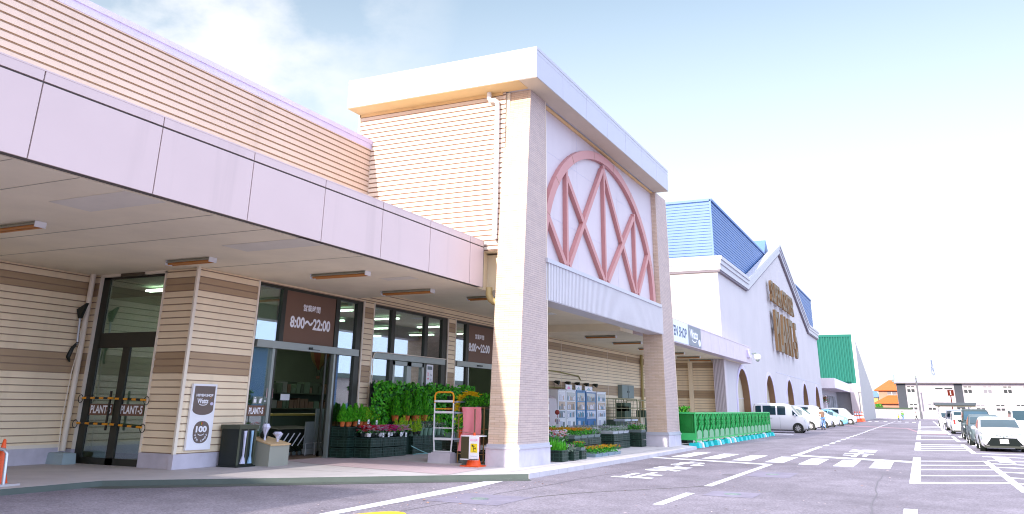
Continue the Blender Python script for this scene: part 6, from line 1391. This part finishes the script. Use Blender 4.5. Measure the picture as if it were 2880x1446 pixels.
# ================================================================ VENDING MACHINES AND CAGES
vm=[(37.85,38.88,2.33,m_wmetal,0,'white vending machine at the left end of the row, no header panel'),(38.93,40.23,2.35,m_wmetal,1,'white vending machine second from the left, with a white header panel'),(40.28,41.6,2.35,M('blue_machine',(.04,.20,.42),.35),1,'blue vending machine left of the other blue one, with a header panel'),(41.65,43.2,2.33,M('deep_blue_machine',(.02,.14,.34),.35),1,'blue vending machine next to the right-hand white machine'),(43.35,44.8,2.33,m_wmetal,0,'white vending machine at the right end of the row with a red mascot-free lower panel')]
r3=random.Random(77); sh=[M('display_pane',(.30,.36,.42),.12,spec=.9),M('display_tan',(.42,.32,.26),.15,spec=.9),M('display_blue',(.14,.34,.48),.12,spec=.9),M('display_pale',(.62,.64,.74),.15,spec=.9)]
for i,(y0,y1,zt2,mt,hd,lab) in enumerate(vm):
    t=root('vending_machine',(-16,(y0+y1)/2,0),lab.replace(' with a red mascot-free lower panel',''),'vending machine')
    b=MB(); b.box(-16.25,y0+.015,.0,-15.6,y1-.015,zt2); b.build('cabinet',[mt],t)
    b=MB(); zs=[1.02,1.38,1.80,2.24]
    for k,(za,zb) in enumerate(zip(zs,zs[1:])): b.box(-15.6,y0+.14,za+.02,-15.585,y1-.14,zb-.02,k%4 if i!=0 else (2,1,0)[k])
    b.build('display_window',[sh[3],sh[1],sh[0],sh[2]],t)
    b=MB()
    for k,(za,zb) in enumerate(zip(zs,zs[1:])):
        y=y0+.18
        while y<y1-.28:
            w_=r3.uniform(.06,.12); b.box(-15.585,y,za+.05,-15.575,y+w_,za+.05+r3.uniform(.12,.26),r3.randrange(5)); y+=w_+r3.uniform(.02,.07)
    b.build('drinks',[sh[3],sh[1],sh[2],f_wh,M('dim_can',(.16,.2,.24),.3)],t)
    b=MB(); b.box(-15.6,y0+.22,.35,-15.582,y0+.55,.88,0); b.box(-15.6,y1-.40,.62,-15.58,y1-.2,.85,1); b.box(-15.6,y1-.36,.3,-15.58,y1-.24,.45,2); b.build('lower_panel',[sh[3] if i!=3 else m_blue,m_gtray,f_re],t)
    b=MB(); b.box(-15.62,y0+.02,zt2-.05,-15.57,y1-.02,zt2+.0,0); b.box(-15.6,y0+.12,.98,-15.575,y1-.12,1.02,0); b.build('trim',[m_wmetal if i!=2 else mt],t)
    if hd: b=MB(); b.box(-15.75,y0+.25,zt2,-15.72,y1-.2,zt2+.24,0); b.prism([(-15.719,y0+.4,zt2+.03),(-15.719,y1-.4,zt2+.03),(-15.719,(y0+y1)/2,zt2+.18)],(.004,0,0),1); b.build('header_panel',[sh[3],sh[2] if i!=1 else f_pi],t)
tag(MB.build((lambda b:(b.box(-16.25,45.2,1.3,-16.2,45.6,1.75),b)[1])(MB()),'notice_card',[M('pale_blue_card',(.45,.55,.72),.5)],org=(-16.2,45.4,1.3)),'pale blue card on the wall right of the vending machines','notice')
b=MB(); b.hexa([(-15.9,35.9,0),(-15.2,35.9,0),(-15.2,37.4,0),(-15.9,37.4,0)],[(-15.9,36.3,2.1),(-15.5,36.3,1.9),(-15.5,37.4,1.9),(-15.9,37.4,2.1)]); tag(b.build('drink_cooler',[m_white],org=(-15.6,36.6,0)),'plain white cabinet with a slanted side left of the vending machines','cabinet')
t=root('round_marker_post',(-15.0,35.2,0),'red marker post of round discs and plates peeping out behind the near brick pillar','marker post')
b=MB(); b.cyl((-15.0,35.2,0),(-15.0,35.2,1.9),.02,n=6); b.build('pole',[m_wmetal],t)
b=MB()
for z in (.6,.95,1.3): b.ball((-14.7,35.6,z),.11,12)
b.cyl((-14.7,35.6,0),(-14.7,35.6,1.4),.012,n=5); b.build('disc',[M('deep_red',(.32,.04,.03),.5)],t,smooth=True)
b=MB(); b.lathe((-15.0,35.2,1.65),[(0,0),(.0,0)],4); b.cyl((-15.0,35.12,1.7),(-15.0,35.16,1.7),.10,n=20); 
for z in (.55,.9,1.2): b.box(-15.12,35.14,z,-14.9,35.17,z+.2)
b.build('plate',[bpy.data.materials['deep_red']],t)
t=root('switch_cabinet',(-16.2,50.1,2.1),'grey two-door switch cabinet on the boarded wall','cabinet')
b=MB(); b.box(-16.27,48.95,2.08,-16.0,51.3,2.84); b.build('box',[M('cabinet_grey',(.22,.27,.25),.5)],t); b=MB(); b.box(-16.0,50.1,2.1,-15.99,50.14,2.82); b.box(-16.0,50.25,2.4,-15.98,50.3,2.5); b.box(-16.0,49.95,2.4,-15.98,50.0,2.5); b.build('door_gap',[m_black],t)
def cage(y0,y1,x,h,lab,fill):
    t=root('roll_cage',(x,(y0+y1)/2,0),lab,'roll cage'); b=MB()
    for xx in (x-.8,x):
        b.tube([(xx,y0,.1),(xx,y0,h-.12),(xx,y0+.1,h),(xx,y1-.1,h),(xx,y1,h-.12),(xx,y1,.1)],.03,6)
        for z in (.5,1.0,1.5): b.tube([(xx,y0,z),(xx,y1,z)],.018,5)
        for k in range(1,4): b.tube([(xx,y0+(y1-y0)*k/4,.1),(xx,y0+(y1-y0)*k/4,h)],.012,5)
    b.build('frame',[M('olive_tube',(.26,.24,.12),.5) if 'olive_tube' not in bpy.data.materials else bpy.data.materials['olive_tube']],t); b=MB(); b.box(x-.8,y0,.1,x,y1,.18)
    for xx,yy in ((x-.7,y0+.1),(x-.1,y0+.1),(x-.7,y1-.1),(x-.1,y1-.1)): b.cyl((xx-.02,yy,.05),(xx+.02,yy,.05),.05,n=8)
    b.build('base',[m_black],t)
    b=MB()
    for (a,c,z0,z1,mi) in fill: b.box(x-.7,a,z0,x-.15,c,z1,mi)
    b.build('load',[m_roomd,m_wmetal,m_tan],t)
cage(44.4,48.3,-14.9,2.0,'wide olive roll cage below the switch cabinet, loaded with dark goods',[(44.8,46.2,.2,.9,0),(46.4,47.6,.2,1.8,0),(46.4,47.2,1.35,1.6,1)])
cage(48.8,51.6,-14.9,1.95,'olive roll cage half hidden behind the far brick pillar',[(49.2,50.2,.2,1.0,2),(50.3,51.2,.2,1.4,0)])
for i,y in enumerate((43.3,44.6)):
    t=root('display_table',(-14.1,y,0),['grey display table on the left, behind the heather trays','grey display table on the right, behind the heather trays'][i],'table'); b=MB(); b.box(-14.5,y-.5,.86,-13.9,y+.5,.96); b.build('top',[M('table_grey',(.45,.48,.52),.5) if i==0 else bpy.data.materials['table_grey']],t)
    for xx,yy in ((-14.4,y-.42),(-14.0,y-.42),(-14.4,y+.42),(-14.0,y+.42)): b=MB(); b.bar((xx,yy,0),(xx,yy,.86),.05,.05); b.build('leg',[m_gtray],t)
